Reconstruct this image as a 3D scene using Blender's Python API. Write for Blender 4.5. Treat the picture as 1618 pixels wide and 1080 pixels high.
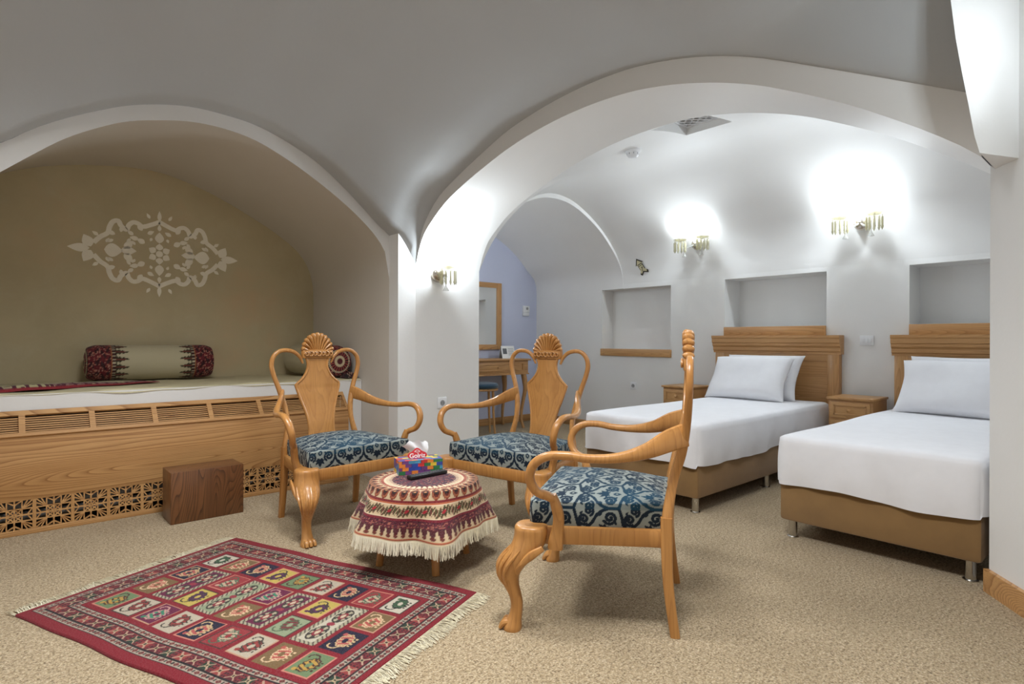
import bpy, bmesh, math, random
import numpy as np
from mathutils import Matrix, Vector
for o in list(bpy.data.objects): bpy.data.objects.remove(o)
scn = bpy.context.scene
COL = scn.collection
rnd = random.Random(7)

# ------------------------------------------------------------------ camera, world, exposure
YAW = math.radians(48.3); ROLL = math.radians(0.19)
FWD = Vector((math.cos(YAW), math.sin(YAW), 0)); RGT = Vector((math.sin(YAW), -math.cos(YAW), 0)); UP = Vector((0, 0, 1))
cx = RGT*math.cos(ROLL)+UP*math.sin(ROLL); cy = UP*math.cos(ROLL)-RGT*math.sin(ROLL); cz = -FWD
cam = bpy.data.objects.new('camera', bpy.data.cameras.new('camera')); COL.objects.link(cam)
cam.matrix_world = Matrix(((cx.x, cy.x, cz.x, 0), (cx.y, cy.y, cz.y, 0), (cx.z, cy.z, cz.z, 1.05), (0, 0, 0, 1)))
cam.data.sensor_width = 36; cam.data.lens = 918/1618*36; cam.data.shift_y = -2.4/1618; cam.data.clip_start = .02
scn.camera = cam
scn.view_settings.view_transform = 'Standard'; scn.view_settings.look = 'None'
scn.view_settings.gamma = 1; scn.view_settings.use_curve_mapping = False
scn.view_settings.exposure = 0.30
w = bpy.data.worlds.new('world'); scn.world = w; w.use_nodes = True
w.node_tree.nodes['Background'].inputs[0].default_value = (.9, .95, 1, 1); w.node_tree.nodes['Background'].inputs[1].default_value = .05
COOL = (.84, .93, 1.0); WARM = (1, .93, .82)
P_BULB = 21.5        # W of one candle bulb of a sconce
P_FILL = 34.0       # W of each added fill lamp above the seating, out of view
P_BED = 10.0        # W of the ceiling light in the bedroom shaft

# ------------------------------------------------------------------ materials
def lin(c):
    c = np.asarray(c, float)/255.
    return np.where(c <= .04045, c/12.92, ((c+.055)/1.055)**2.4)
def L(r, g, b): return tuple(float(v) for v in lin((r, g, b)))+(1,)
class NT:
    def __init__(s, name):
        s.m = bpy.data.materials.new(name); s.m.use_nodes = True; s.t = s.m.node_tree
        s.b = s.t.nodes['Principled BSDF']
    def n(s, typ, **kw):
        x = s.t.nodes.new(typ)
        for k, v in kw.items():
            if k.startswith('i_'): x.inputs[k[2:].replace('_', ' ')].default_value = v
            else: setattr(x, k, v)
        return x
    def l(s, a, b): s.t.links.new(a, b)
    def coord(s, scale=(1, 1, 1), rot=(0, 0, 0), loc=(0, 0, 0), kind='Object'):
        c = s.n('ShaderNodeTexCoord'); m = s.n('ShaderNodeMapping')
        m.inputs['Scale'].default_value = scale; m.inputs['Rotation'].default_value = rot; m.inputs['Location'].default_value = loc
        s.l(c.outputs[kind], m.inputs[0]); return m.outputs[0]
    def noise(s, vec, scale, detail=3, rough=.55, dist=0):
        x = s.n('ShaderNodeTexNoise'); s.l(vec, x.inputs['Vector'])
        x.inputs['Scale'].default_value = scale; x.inputs['Detail'].default_value = detail
        x.inputs['Roughness'].default_value = rough; x.inputs['Distortion'].default_value = dist; return x.outputs[0]
    def ramp(s, fac, stops, interp='LINEAR'):
        r = s.n('ShaderNodeValToRGB'); s.l(fac, r.inputs[0]); e = r.color_ramp; e.interpolation = interp
        while len(e.elements) < len(stops): e.elements.new(.5)
        for el, (p, c) in zip(e.elements, stops): el.position = p; el.color = c
        return r.outputs[0]
    def mix(s, a, b, fac, mode='MIX'):
        x = s.n('ShaderNodeMix', data_type='RGBA', blend_type=mode)
        for sock, v in ((0, fac), (6, a), (7, b)):
            if hasattr(v, 'is_output'): s.l(v, x.inputs[sock])
            else: x.inputs[sock].default_value = v
        return x.outputs[2]
    def bump(s, h, strength, dist=.01):
        x = s.n('ShaderNodeBump'); x.inputs['Strength'].default_value = strength; x.inputs['Distance'].default_value = dist
        s.l(h, x.inputs['Height']); s.l(x.outputs[0], s.b.inputs['Normal'])
    def set(s, **kw):
        for k, v in kw.items():
            sock = s.b.inputs[k.replace('_', ' ')]
            if hasattr(v, 'is_output'): s.l(v, sock)
            else: sock.default_value = v
        return s.m
M = {}
def plain(name, rgb, rough=.5, metal=0, var=.06, scale=30, bump=0, **kw):
    t = NT(name); v = t.coord(); n = t.noise(v, scale)
    c = L(*rgb); d = tuple(x*(1-var) for x in c[:3])+(1,); u = tuple(min(1, x*(1+var)) for x in c[:3])+(1,)
    t.set(Base_Color=t.ramp(n, [(.3, d), (.7, u)]), Roughness=rough, Metallic=metal, **kw)
    if bump: t.bump(n, bump, .004)
    M[name] = t.m; return t.m
def plaster(name, rgb, var=.025):
    t = NT(name); v = t.coord(); a = t.noise(v, 1.3, 4); b = t.noise(v, 55, 4)
    c = L(*rgb); d = tuple(x*(1-var) for x in c[:3])+(1,); u = tuple(min(1, x*(1+var)) for x in c[:3])+(1,)
    t.set(Base_Color=t.ramp(a, [(.3, d), (.7, u)]), Roughness=.6, Specular_IOR_Level=.25); t.bump(b, .10, .004)
    M[name] = t.m
plaster('plaster', (232, 231, 229)); plaster('blue_wall', (200, 205, 226)); plaster('vault_shaded_plaster', (184, 186, 187)); plaster('alcove_shaded_plaster', (214, 207, 197));  # main vault and alcove: wall plaster darkened, their shade put into the colour
def tan_wall():
    t = NT('tan_wall'); v = t.coord(); a = t.noise(v, 1.6, 6, .6); b = t.noise(v, 5, 6, .65, .6); c = t.noise(v, 60, 4)
    c1 = t.ramp(a, [(.28, L(190, 177, 143)), (.52, L(201, 187, 152)), (.75, L(212, 184, 147))])
    t.set(Base_Color=t.mix(c1, L(206, 198, 168), t.ramp(b, [(.5, (0, 0, 0, 1)), (.8, (.5, .5, .5, 1))])), Roughness=.65, Specular_IOR_Level=.2)
    t.bump(c, .1, .004); M['tan_wall'] = t.m
tan_wall()
def carpet():
    t = NT('carpet'); v = t.coord(); a = t.noise(v, 150, 2, .6); b = t.noise(v, 2.2, 4); d = t.noise(v, 70, 3, .7)
    c1 = t.ramp(a, [(.34, L(88, 70, 48)), (.45, L(162, 138, 104)), (.56, L(198, 176, 142)), (.70, L(238, 222, 192))])
    c1 = t.mix(c1, t.ramp(d, [(.35, L(100, 80, 54)), (.5, L(180, 158, 124)), (.65, L(220, 202, 172))]), .45)
    c2 = t.mix(c1, L(150, 130, 98), t.ramp(b, [(.45, (0, 0, 0, 1)), (.75, (.35, .35, .35, 1))]))
    t.set(Base_Color=c2, Roughness=.95, Specular_IOR_Level=.05, Sheen_Weight=.15); t.bump(t.mix(a, d, .5), 1.0, .02); M['carpet'] = t.m
carpet()
def wood(name, light, mid, dark, axis='z', freq=9, rough=.38, stretch=9, coat=.15, rings=46, line=.55):
    t = NT(name); st = 1/stretch
    sc = {'x': (st, 1, 1), 'y': (1, st, 1), 'z': (1, 1, st)}[axis]
    big = t.noise(t.coord(sc), freq*.42, 1.5, .4, .25)
    # growth rings: contour lines of a stretched noise field
    mm = t.n('ShaderNodeMath', operation='MULTIPLY'); t.l(big, mm.inputs[0]); mm.inputs[1].default_value = rings
    fr = t.n('ShaderNodeMath', operation='FRACT'); t.l(mm.outputs[0], fr.inputs[0])
    fine = t.noise(t.coord({'x': (.03, 1, 1), 'y': (1, .03, 1), 'z': (1, 1, .03)}[axis]), 130, 3, .6)
    mid_n = t.noise(t.coord({'x': (.15, 1, 1), 'y': (1, .15, 1), 'z': (1, 1, .15)}[axis]), 6, 2)
    base = t.ramp(mid_n, [(.3, L(*light)), (.7, L(*mid))])
    ln = t.ramp(fr.outputs[0], [(.0, (line, line, line, 1)), (.12, (line*.55,)*3+(1,)), (.5, (.06, .06, .06, 1)), (.92, (.0, .0, .0, 1)), (1, (line, line, line, 1))])
    c1 = t.mix(base, L(*dark), ln)
    c2 = t.mix(c1, L(*dark), t.ramp(fine, [(.5, (0, 0, 0, 1)), (.75, (.4, .4, .4, 1))]))
    t.set(Base_Color=c2, Roughness=rough, Coat_Weight=coat, Coat_Roughness=.2); t.bump(fine, .06, .002)
    M[name] = t.m
wood('oak_x', (204, 158, 104), (192, 144, 90), (134, 84, 40), 'x', 11, .45, 14, .15, 46, .75)
wood('oak_y', (204, 158, 104), (192, 144, 90), (152, 104, 56), 'y', 11, .45, 14)
wood('oak_z', (202, 156, 102), (190, 142, 88), (152, 104, 56), 'z', 11, .45, 12)
wood('chair_wood', (196, 142, 80), (180, 124, 64), (142, 90, 42), 'z', 11, .36, 9, .25, 30, .4)
wood('walnut', (126, 82, 48), (106, 66, 36), (54, 30, 15), 'z', 12, .4, 7, .25, 60, .8)
wood('ash_wood', (212, 168, 114), (202, 154, 98), (172, 122, 70), 'y', 14, .5, 10, .1, 50, .5)
def vcol(name, rough=.8, sheen=0, bumpscale=0, bumpstr=.3, spec=.2, mixn=.12):
    t = NT(name); a = t.n('ShaderNodeAttribute', attribute_name='Col')
    v = t.coord(); n = t.noise(v, 220, 2)
    t.set(Base_Color=t.mix(a.outputs[0], (.5, .5, .5, 1), t.ramp(n, [(.4, (0, 0, 0, 1)), (.9, (mixn, mixn, mixn, 1))])), Roughness=rough, Sheen_Weight=sheen, Specular_IOR_Level=spec)
    if bumpscale: t.bump(t.noise(v, bumpscale, 3), bumpstr, .003)
    M[name] = t.m
vcol('woven', .9, .1, 350, .4, .05); vcol('damask', .6, .04, 400, .2, .2, .03); vcol('printed', .35, 0, 0, 0, .5); vcol('termeh', .8, .1, 400, .25, .1)
plain('white_linen', (236, 236, 240), .85, 0, .02, 12, .05, Sheen_Weight=.1)
plain('suede', (138, 106, 64), .9, 0, .09, 7, .1, Sheen_Weight=.3)
plain('bench_cloth', (196, 186, 152), .9, 0, .06, 9, .15)
plain('cream_fringe', (232, 224, 200), .9, 0, .08, 60)
plain('chrome', (200, 198, 194), .22, 1, .02); plain('silver', (196, 188, 176), .25, 1, .05)
plain('white_plastic', (232, 233, 235), .4, 0, .01); plain('grey_plastic', (150, 152, 154), .5, 0, .02); plain('dark_hole', (34, 32, 30), .8, 0, .05)
plain('black_plastic', (20, 20, 22), .4, 0, .05); plain('key_grey', (84, 86, 90), .5, 0, .05)
plain('teal_velvet', (22, 62, 84), .7, 0, .15, 20, .1, Sheen_Weight=.4); plain('stencil', (252, 244, 226), .7, 0, .04, 20)
plain('cavity_shade', (44, 38, 32), .9, 0, .2, 20); plain('paper_white', (238, 238, 236), .8, 0, .01); plain('red_label', (196, 48, 56), .4, 0, .05)
plain('sign_cream', (206, 198, 160), .5, 0, .06); plain('sign_dark', (50, 42, 30), .5, 0, .1); plain('sleeve', (150, 148, 150), .5, 0, .02)
def glassy():
    t = NT('crystal'); t.set(Base_Color=L(206, 200, 168), Roughness=.1, Transmission_Weight=.45, Alpha=.72, IOR=1.45); M['crystal'] = t.m
    t = NT('clear_glass'); t.set(Base_Color=L(205, 205, 200), Roughness=.08, Transmission_Weight=.6, Alpha=.55, IOR=1.35); M['clear_glass'] = t.m
    t = NT('mirror'); t.set(Base_Color=(.86, .88, .88, 1), Roughness=.02, Metallic=1); M['mirror'] = t.m
    t = NT('bulb'); t.set(Base_Color=(1, 1, 1, 1), Emission_Color=COOL+(1,), Emission_Strength=14); M['bulb'] = t.m
    t = NT('fill_diffuser'); t.set(Base_Color=(1, 1, 1, 1), Emission_Color=(1, .97, .92, 1), Emission_Strength=1); M['fill_diffuser'] = t.m
    t = NT('tissue'); t.set(Base_Color=L(244, 244, 246), Roughness=.9, Alpha=.8); M['tissue'] = t.m
glassy()

# ------------------------------------------------------------------ mesh helpers
def catmull(pts, n):
    p = np.asarray(pts, float)
    if len(p) < 3: 
        t = np.linspace(0, 1, n)[:, None]; return p[0]*(1-t)+p[-1]*t
    d = np.r_[0, np.cumsum(np.maximum(np.linalg.norm(np.diff(p[:, :3], axis=0), axis=1), 1e-6)**.7)]
    P = np.vstack([2*p[0]-p[1], p, 2*p[-1]-p[-2]]); T = np.r_[-d[1], d, 2*d[-1]-d[-2]]
    out = []
    for t in np.linspace(0, d[-1], n):
        i = min(max(np.searchsorted(d, t, 'right'), 1), len(d)-1)
        t0, t1, t2, t3 = T[i-1], T[i], T[i+1], T[i+2]; a, b, c, e = P[i-1], P[i], P[i+1], P[i+2]
        A1 = a*(t1-t)/(t1-t0)+b*(t-t0)/(t1-t0); A2 = b*(t2-t)/(t2-t1)+c*(t-t1)/(t2-t1); A3 = c*(t3-t)/(t3-t2)+e*(t-t2)/(t3-t2)
        B1 = A1*(t2-t)/(t2-t0)+A2*(t-t0)/(t2-t0); B2 = A2*(t3-t)/(t3-t1)+A3*(t-t1)/(t3-t1)
        out.append(B1*(t2-t)/(t2-t1)+B2*(t-t1)/(t2-t1))
    return np.array(out)
class MB:
    def __init__(s): s.v = []; s.f = []; s.c = None; s.mi = []
    def add(s, v, f, mi=0):
        o = len(s.v); s.v += [tuple(map(float, p)) for p in v]; s.f += [tuple(i+o for i in q) for q in f]; s.mi += [mi]*len(f); return s
    def box(s, x0, x1, y0, y1, z0, z1, bev=0, mi=0, mat=None):
        if bev:
            bm = bmesh.new(); bmesh.ops.create_cube(bm, size=1)
            for q in bm.verts: q.co = Vector(((x0+x1)/2+q.co.x*(x1-x0), (y0+y1)/2+q.co.y*(y1-y0), (z0+z1)/2+q.co.z*(z1-z0)))
            bmesh.ops.bevel(bm, geom=bm.edges[:], offset=bev, segments=2, affect='EDGES', profile=.5)
            bm.verts.index_update(); v = [q.co.copy() for q in bm.verts]; f = [[q.index for q in p.verts] for p in bm.faces]; bm.free()
        else:
            v = [Vector(p) for p in ((x0, y0, z0), (x1, y0, z0), (x1, y1, z0), (x0, y1, z0), (x0, y0, z1), (x1, y0, z1), (x1, y1, z1), (x0, y1, z1))]
            f = [(0, 3, 2, 1), (4, 5, 6, 7), (0, 1, 5, 4), (1, 2, 6, 5), (2, 3, 7, 6), (3, 0, 4, 7)]
        if mat is not None: v = [mat @ p for p in v]
        return s.add(v, f, mi)
    def quad(s, *p, mi=0): return s.add(p, [tuple(range(len(p)))], mi)
    def grid(s, V, closed=False, mi=0, flip=False):
        V = np.asarray(V); n, m = V.shape[:2]; f = []
        for i in range(n-1):
            for j in range(m if closed else m-1):
                k = (j+1) % m; q = (i*m+j, (i+1)*m+j, (i+1)*m+k, i*m+k); f.append(q[::-1] if flip else q)
        return s.add(V.reshape(-1, 3), f, mi)
    def lathe(s, prof, n=20, c=(0, 0, 0), ax='z', cap=True, mi=0):
        a = np.linspace(0, 2*math.pi, n, endpoint=False); V = []
        for r, z in prof:
            x, y = np.cos(a)*r, np.sin(a)*r; zz = np.full(n, z)
            q = {'z': (x, y, zz), 'x': (zz, x, y), 'y': (y, zz, x)}[ax]; V.append(np.stack(q, 1)+np.array(c))
        o = len(s.v); s.grid(np.array(V), True, mi, True)
        if cap:
            s.add([], []); s.f += [tuple(o+i for i in range(n))[::-1], tuple(o+(len(prof)-1)*n+i for i in range(n))]; s.mi += [mi, mi]
        return s
    def sweep(s, pts, w, h, N, n=24, seg=12, e=2.0, cap=True, mi=0, smooth=True):
        """tube with a super-elliptic section, w along the reference normal N, h across it"""
        pts = np.asarray(pts, float); k = len(pts)
        w = np.broadcast_to(np.asarray(w, float), (k,)); h = np.broadcast_to(np.asarray(h, float), (k,))
        D = np.c_[pts, w, h]
        if smooth: D = catmull(D, n)
        P = D[:, :3]; T = np.gradient(P, axis=0); T /= np.linalg.norm(T, axis=1)[:, None]+1e-9
        N = np.asarray(N, float); a = np.linspace(0, 2*math.pi, seg, endpoint=False)
        ca = np.sign(np.cos(a))*np.abs(np.cos(a))**(2/e); sa = np.sign(np.sin(a))*np.abs(np.sin(a))**(2/e)
        V = []
        for p, t, d in zip(P, T, D):
            n1 = N-(N@t)*t; n1 /= np.linalg.norm(n1)+1e-9; n2 = np.cross(t, n1)
            V.append(p+np.outer(ca*d[3]/2, n1)+np.outer(sa*d[4]/2, n2))
        o = len(s.v); s.grid(np.array(V), True, mi, True); m = len(V)
        if cap: s.f += [tuple(o+i for i in range(seg))[::-1], tuple(o+(m-1)*seg+i for i in range(seg))]; s.mi += [mi, mi]
        return s
    def prism(s, poly, to3, d, mi=0):
        """poly 2-D outline -> to3(p) 3-D, extruded by vector d"""
        a = [np.array(to3(p), float) for p in poly]; b = [p+np.array(d, float) for p in a]; n = len(a)
        return s.add(a+b, [tuple(range(n))[::-1], tuple(range(n, 2*n))]+[(i, (i+1) % n, n+(i+1) % n, n+i) for i in range(n)], mi)
    def build(s, name, mats, parent=None, org=None, smooth=True, ang=38, cols=None):
        me = bpy.data.meshes.new(name); v = np.array(s.v, float)
        if org is not None: v = v-np.array(org, float)
        me.from_pydata([tuple(p) for p in v], [], s.f)
        mats = mats if isinstance(mats, (list, tuple)) else [mats]
        for m in mats: me.materials.append(M[m])
        if len(mats) > 1: me.polygons.foreach_set('material_index', s.mi)
        if cols is not None:
            at = me.color_attributes.new('Col', 'FLOAT_COLOR', 'POINT'); c = np.ones((len(v), 4), np.float32); c[:, :3] = cols
            at.data.foreach_set('color', c.ravel())
        me.update()
        bm = bmesh.new(); bm.from_mesh(me); bmesh.ops.recalc_face_normals(bm, faces=bm.faces[:]) if name not in NOFIX else None; bm.to_mesh(me); bm.free()
        if smooth:
            me.polygons.foreach_set('use_smooth', [True]*len(me.polygons)); me.set_sharp_from_angle(angle=math.radians(ang))
        o = bpy.data.objects.new(name, me); COL.objects.link(o)
        if parent is not None: o.parent = parent
        elif org is not None: o.location = org
        return o
NOFIX = set()
def thing(name, label, cat, loc=(0, 0, 0), rz=0, group=None):
    o = bpy.data.objects.new(name, None); COL.objects.link(o); o.location = loc; o.rotation_euler = (0, 0, rz); o.empty_display_size = .1
    return tag(o, label, cat, group)
def tag(o, label, cat, group=None):
    o['label'] = label; o['category'] = cat
    if group: o['group'] = group
    return o
def struct(o, label=None, cat=None):
    o['kind'] = 'structure'
    if label: o['label'] = label; o['category'] = cat or 'wall'
    return o
def copy_tree(o, parent=None):
    c = o.copy(); COL.objects.link(c); c.parent = parent
    for ch in list(o.children): copy_tree(ch, c)
    return c
def point(name, loc, power, color, r=.02, parent=None):
    l = bpy.data.lights.new(name, 'POINT'); l.energy = power; l.color = color; l.shadow_soft_size = r
    o = bpy.data.objects.new(name, l); COL.objects.link(o); o.location = loc
    if parent is not None: o.parent = parent
    return o
itp = lambda t, x: np.interp(x, [a for a, b in t], [b for a, b in t])

# ================================================================== STRUCTURE (metres; x towards the headboard wall, y towards the bench alcove)
# plan: front room, skewed arch (11.5 deg) into the bedroom, alcove with bench, vaulted passage with dressing table
ARCH = [(0., 1.6), (.033, 1.704), (.084, 1.813), (.166, 1.905), (.301, 2.02), (.506, 2.135), (.617, 2.187), (.829, 2.278), (1.076, 2.355), (1.303, 2.402), (1.514, 2.426), (1.711, 2.431), (1.894, 2.415), (2.065, 2.384), (2.225, 2.342), (2.375, 2.29), (2.516, 2.226), (2.649, 2.161), (2.775, 2.093), (2.893, 2.021), (3.006, 1.948), (3.112, 1.873), (3.173, 1.825), (3.215, 1.787)]
ARCH_OUT = [(0., 1.6), (.071, 1.86), (.209, 2.046), (.448, 2.20), (.617, 2.29), (.829, 2.395), (1.075, 2.474), (1.303, 2.525), (1.514, 2.553), (1.71, 2.561), (1.893, 2.547), (2.064, 2.518), (2.224, 2.478), (2.375, 2.424), (2.516, 2.362), (2.649, 2.30), (2.774, 2.242), (2.893, 2.186), (3.005, 2.133), (3.111, 2.083), (3.25, 2.02), (3.6, 1.97), (6, 1.95)]
ALC_IN = [(-.25, 1.45), (-.245, 1.55), (-.2, 1.63), (-.12, 1.735), (.018, 1.858), (.137, 1.967), (.262, 2.075), (.394, 2.162), (.535, 2.235), (.685, 2.28), (.844, 2.313), (1.014, 2.318), (1.196, 2.292), (1.391, 2.219), (1.601, 2.112), (1.781, 2.002), (1.923, 1.9), (2.047, 1.786), (2.109, 1.701), (2.14, 1.627), (2.15, 1.5)]
ALC_OUT = [(-3, 1.93), (-.3, 1.935), (-.1, 1.95), (.018, 2.0), (.136, 2.095), (.261, 2.179), (.394, 2.253), (.535, 2.321), (.684, 2.369), (.844, 2.399), (.93, 2.403), (1.014, 2.401), (1.196, 2.386), (1.391, 2.329), (1.601, 2.234), (1.781, 2.11), (1.923, 1.993), (2.072, 1.866), (2.15, 1.812), (2.21, 1.74), (2.26, 1.66), (2.296, 1.6)]
ALC_BACK = [(-.42, 1.45), (-.41, 1.6), (-.3, 1.85), (-.15, 2.02), (.025, 2.135), (.186, 2.209), (.356, 2.261), (.536, 2.297), (.727, 2.322), (.931, 2.324), (1.147, 2.276), (1.379, 2.19), (1.626, 2.07), (1.837, 1.952), (2.003, 1.827), (2.089, 1.711), (2.142, 1.544), (2.15, 1.373)]
BED_P = [(4.297, 2.549), (4.395, 2.545), (4.546, 2.515), (4.702, 2.455), (4.974, 2.303), (5.175, 2.136), (5.29, 2.01), (5.354, 1.90), (5.388, 1.80), (5.4, 1.70)]
PASS_R = [(4.297, 2.503), (4.45, 2.49), (4.57, 2.46), (4.702, 2.41), (4.974, 2.262), (5.18, 2.09), (5.3, 1.955), (5.36, 1.86), (5.39, 1.77), (5.4, 1.65), (5.401, 1.6)]
VA, VP, VB, U1, V2, VE = 3.763, 3.636, 5.11, 5.4, 4.139, 5.57
F0 = np.array([2.296, VP]); R0 = np.array([2.886, VP]); DR = np.array([.199, -.98])
SMAX = 3.215
ss = np.r_[0, np.linspace(.01, .1, 6), np.linspace(.13, .5, 8), np.linspace(.58, SMAX, 40)]
def smooth_tab(tab, xs): return catmull([(a, b, 0) for a, b in tab], 6*len(tab)) 
def tabf(tab):
    c = smooth_tab(tab, None); o = np.argsort(c[:, 0]); return lambda x: np.interp(x, c[o, 0], c[o, 1])
fARCH, fAO, fAI, fBEDP, fPASS = map(tabf, (ARCH, ARCH_OUT, ALC_IN, BED_P, PASS_R)); fALC = tabf(ALC_OUT)
ZC = 1.6
def vault(u, v):
    """main room vault: sail vault between the alcove arch and the bedroom arch"""
    s = np.maximum(0, (VP-v)/.98); uf = F0[0]+.199*s
    up = F0[0]-(uf-u)*1.0 if np.ndim(u) else F0[0]-(uf-u)
    k = np.clip((F0[0]-up)/2.2, 0, 1); up = up*(1-k)+u*k
    a = np.maximum(fALC(np.minimum(up, 2.296))-ZC, 0); b = np.maximum(fAO(s)-ZC, 0); p = 1.7
    q1 = np.clip((uf-u)/.13, 0, 1); q2 = np.clip((s-2.2)/.9, 0, 1)
    return ZC+(a**p+b**p)**(1/p)+.46*(q1*q1*(3-2*q1))*(q2*q2*(3-2*q2))
# floor
m = MB().box(-1.2, 5.6, -1.3, 5.75, -.05, 0); struct(m.build('floor', 'carpet'), 'beige looped carpet covering the whole floor', 'carpet')
# main ceiling
V = []; vs = np.r_[np.linspace(.50, 3.2, 44), np.linspace(3.25, VP, 16), VA]
for v in vs:
    s = max(0, (VP-v)/.98); uf = F0[0]+.199*min(s, SMAX) if v < VP else 2.296
    us = uf-(uf+1.0)*np.linspace(0, 1, 80)**1.8
    V.append([(u, v, vault(u, v)) for u in us])
m = MB().grid(V)
BE = [(2.933, .491, 1.787), (2.925, .506, 1.872), (2.914, .524, 2.002), (2.903, .543, 2.132), (2.892, .562, 2.275), (2.883, .577, 2.432), (2.874, .593, 2.66), (2.87, .60, 2.96)]
BE = [(a*.955, b*.955, 1.05+(c-1.05)*.955) for a, b, c in BE]; BE[0] = (BE[0][0], BE[0][1], 1.77); BE[-1] = (BE[-1][0], BE[-1][1], 2.96)
be = lambda z, k: np.interp(z, [q[2] for q in BE], [q[k] for q in BE])
cols = [[(u, .60, z) for z in np.linspace(float(vault(u, .60)), 2.96, 14)] for u in np.linspace(-1.0, 2.45, 40)]      # lunette above the camera's bay
for k in np.linspace(.15, 1, 8):
    zb = float(vault(2.45+.30*k, .60)); cols.append([(2.45*(1-k)+(be(z, 0)+.006)*k, .60*(1-k)+be(z, 1)*k, z) for z in np.linspace(zb, 2.96, 14)])
m.grid(cols)
m.quad((-1, .6, 2.95), (3.3, .6, 2.95), (3.3, -1.1, 2.95), (-1, -1.1, 2.95))
struct(m.build('ceiling', 'vault_shaded_plaster', ang=60), 'white plastered sail vault over the seating area', 'ceiling')
# alcove face wall (crescent above the alcove opening) and the plain stretch on its far left
m = MB(); us = np.r_[np.linspace(-.25, 2.15, 70)]
m.grid([[(u, VA, min(fAI(u), vault(u, VA)-.003)), (u, VA, vault(u, VA))] for u in us])
us = np.linspace(-1.0, -.25, 6); m.grid([[(u, VA, 0), (u, VA, vault(u, VA))] for u in us])
struct(m.build('wall_left', 'plaster'), 'thin white arch face around the bench alcove', 'wall')
# alcove barrel: jambs and intrados
fc = np.array(ALC_IN); bc = np.array(ALC_BACK)
def arcs(c, n):
    q = catmull(np.c_[c, np.zeros(len(c))], 300)[:, :2]; d = np.r_[0, np.cumsum(np.linalg.norm(np.diff(q, axis=0), axis=1))]; t = np.linspace(0, d[-1], n)
    return np.c_[np.interp(t, d, q[:, 0]), np.interp(t, d, q[:, 1])]
A, B = arcs(fc, 70), arcs(bc, 70)
ring = lambda k: [(A[0, 0]*(1-k)+B[0, 0]*k, VA+(VB-VA)*k, 0)]+[(A[i, 0]*(1-k)+B[i, 0]*k, VA+(VB-VA)*k, A[i, 1]*(1-k)+B[i, 1]*k) for i in range(70)]+[(2.15, VA+(VB-VA)*k, 0)]
m = MB().grid([ring(k) for k in np.linspace(0, 1, 10)])
struct(m.build('ceiling_alcove', 'alcove_shaded_plaster', ang=60), 'white vaulted jambs and ceiling of the bench alcove', 'ceiling')
m = MB(); bot = [(u, VB, 0) for u in B[:, 0]]; m.grid([[b, (p[0], VB, p[1])] for b, p in zip(bot, B)])
struct(m.build('wall_alcove', 'tan_wall'), 'mottled tan plaster wall at the back of the alcove', 'wall')
# pier and arch between front room and bedroom
m = MB(); m.quad((2.15, VP, 0), (2.15, VA, 0), (2.15, VA, vault(2.15, VA)), (2.15, VP, vault(2.15, VP)))
us = np.linspace(2.15, 2.296, 12); m.grid([[(u, VP, 0), (u, VP, vault(u, VP))] for u in us])
rings = [[(*F0, 0), (*R0, 0)]]+[[(*(F0+DR*s), fARCH(s)), (*(R0+DR*s), fARCH(s))] for s in ss]
m.grid([[np.array(a)*(1-k)+np.array(b)*k for k in np.linspace(0, 1, 8)] for a, b in rings])
m.grid([[(*(F0+DR*s), fARCH(s)), (*(F0+DR*s), max(vault(*(F0+DR*s)), fARCH(s)+.001))] for s in ss])            # front face
m.grid([[(*(R0+DR*s), fARCH(s)), (*(R0+DR*s), fARCH(s)+.03)] for s in ss])
m.quad((*R0, 0), (3.2, V2, 0), (3.2, V2, 1.5), (*R0, 1.62))
struct(m.build('wall_arch', 'plaster', ang=40), 'wide white arch and pier between sitting area and beds', 'wall')
# right pier: chamfered below, squared corner block above
Q = np.array([3.13, .488]); CH = np.array([-.785, -.62]); R1 = R0+DR*SMAX
m = MB(); E1 = Q+CH*2.2
m.quad((*Q, 0), (*E1, 0), (*E1, 2.96), (*Q, 2.96)); m.quad((*Q, 0), (*Q, 2.96), (R1[0], .45, 2.96), (R1[0], .45, 0))
struct(m.build('wall_right', 'plaster'), 'chamfered white pier at the right edge of the room', 'wall')
n1 = np.array([.87, .5]); m = MB()
pts = BE+[(3.0, .375, 2.96), (2.999, .377, 1.77)]
m.prism(range(len(pts)), lambda i: pts[i], (.34, 0, 0))
struct(m.build('trim_1', 'plaster', ang=30), 'white projecting corner block above the right pier', 'pier block')
# room enclosure behind the camera
m = MB(); m.quad((-1, VA, 0), (-1, -1.1, 0), (-1, -1.1, 2.96), (-1, VA, 2.96)); m.quad((-1, -1.1, 0), (E1[0], -1.1, 0), (E1[0], -1.1, 2.96), (-1, -1.1, 2.96)); m.quad((E1[0], -1.1, 0), (*E1, 0), (*E1, 2.96), (E1[0], -1.1, 2.96))
struct(m.build('wall_front', 'plaster'), 'plain white walls behind the camera', 'wall')
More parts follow.
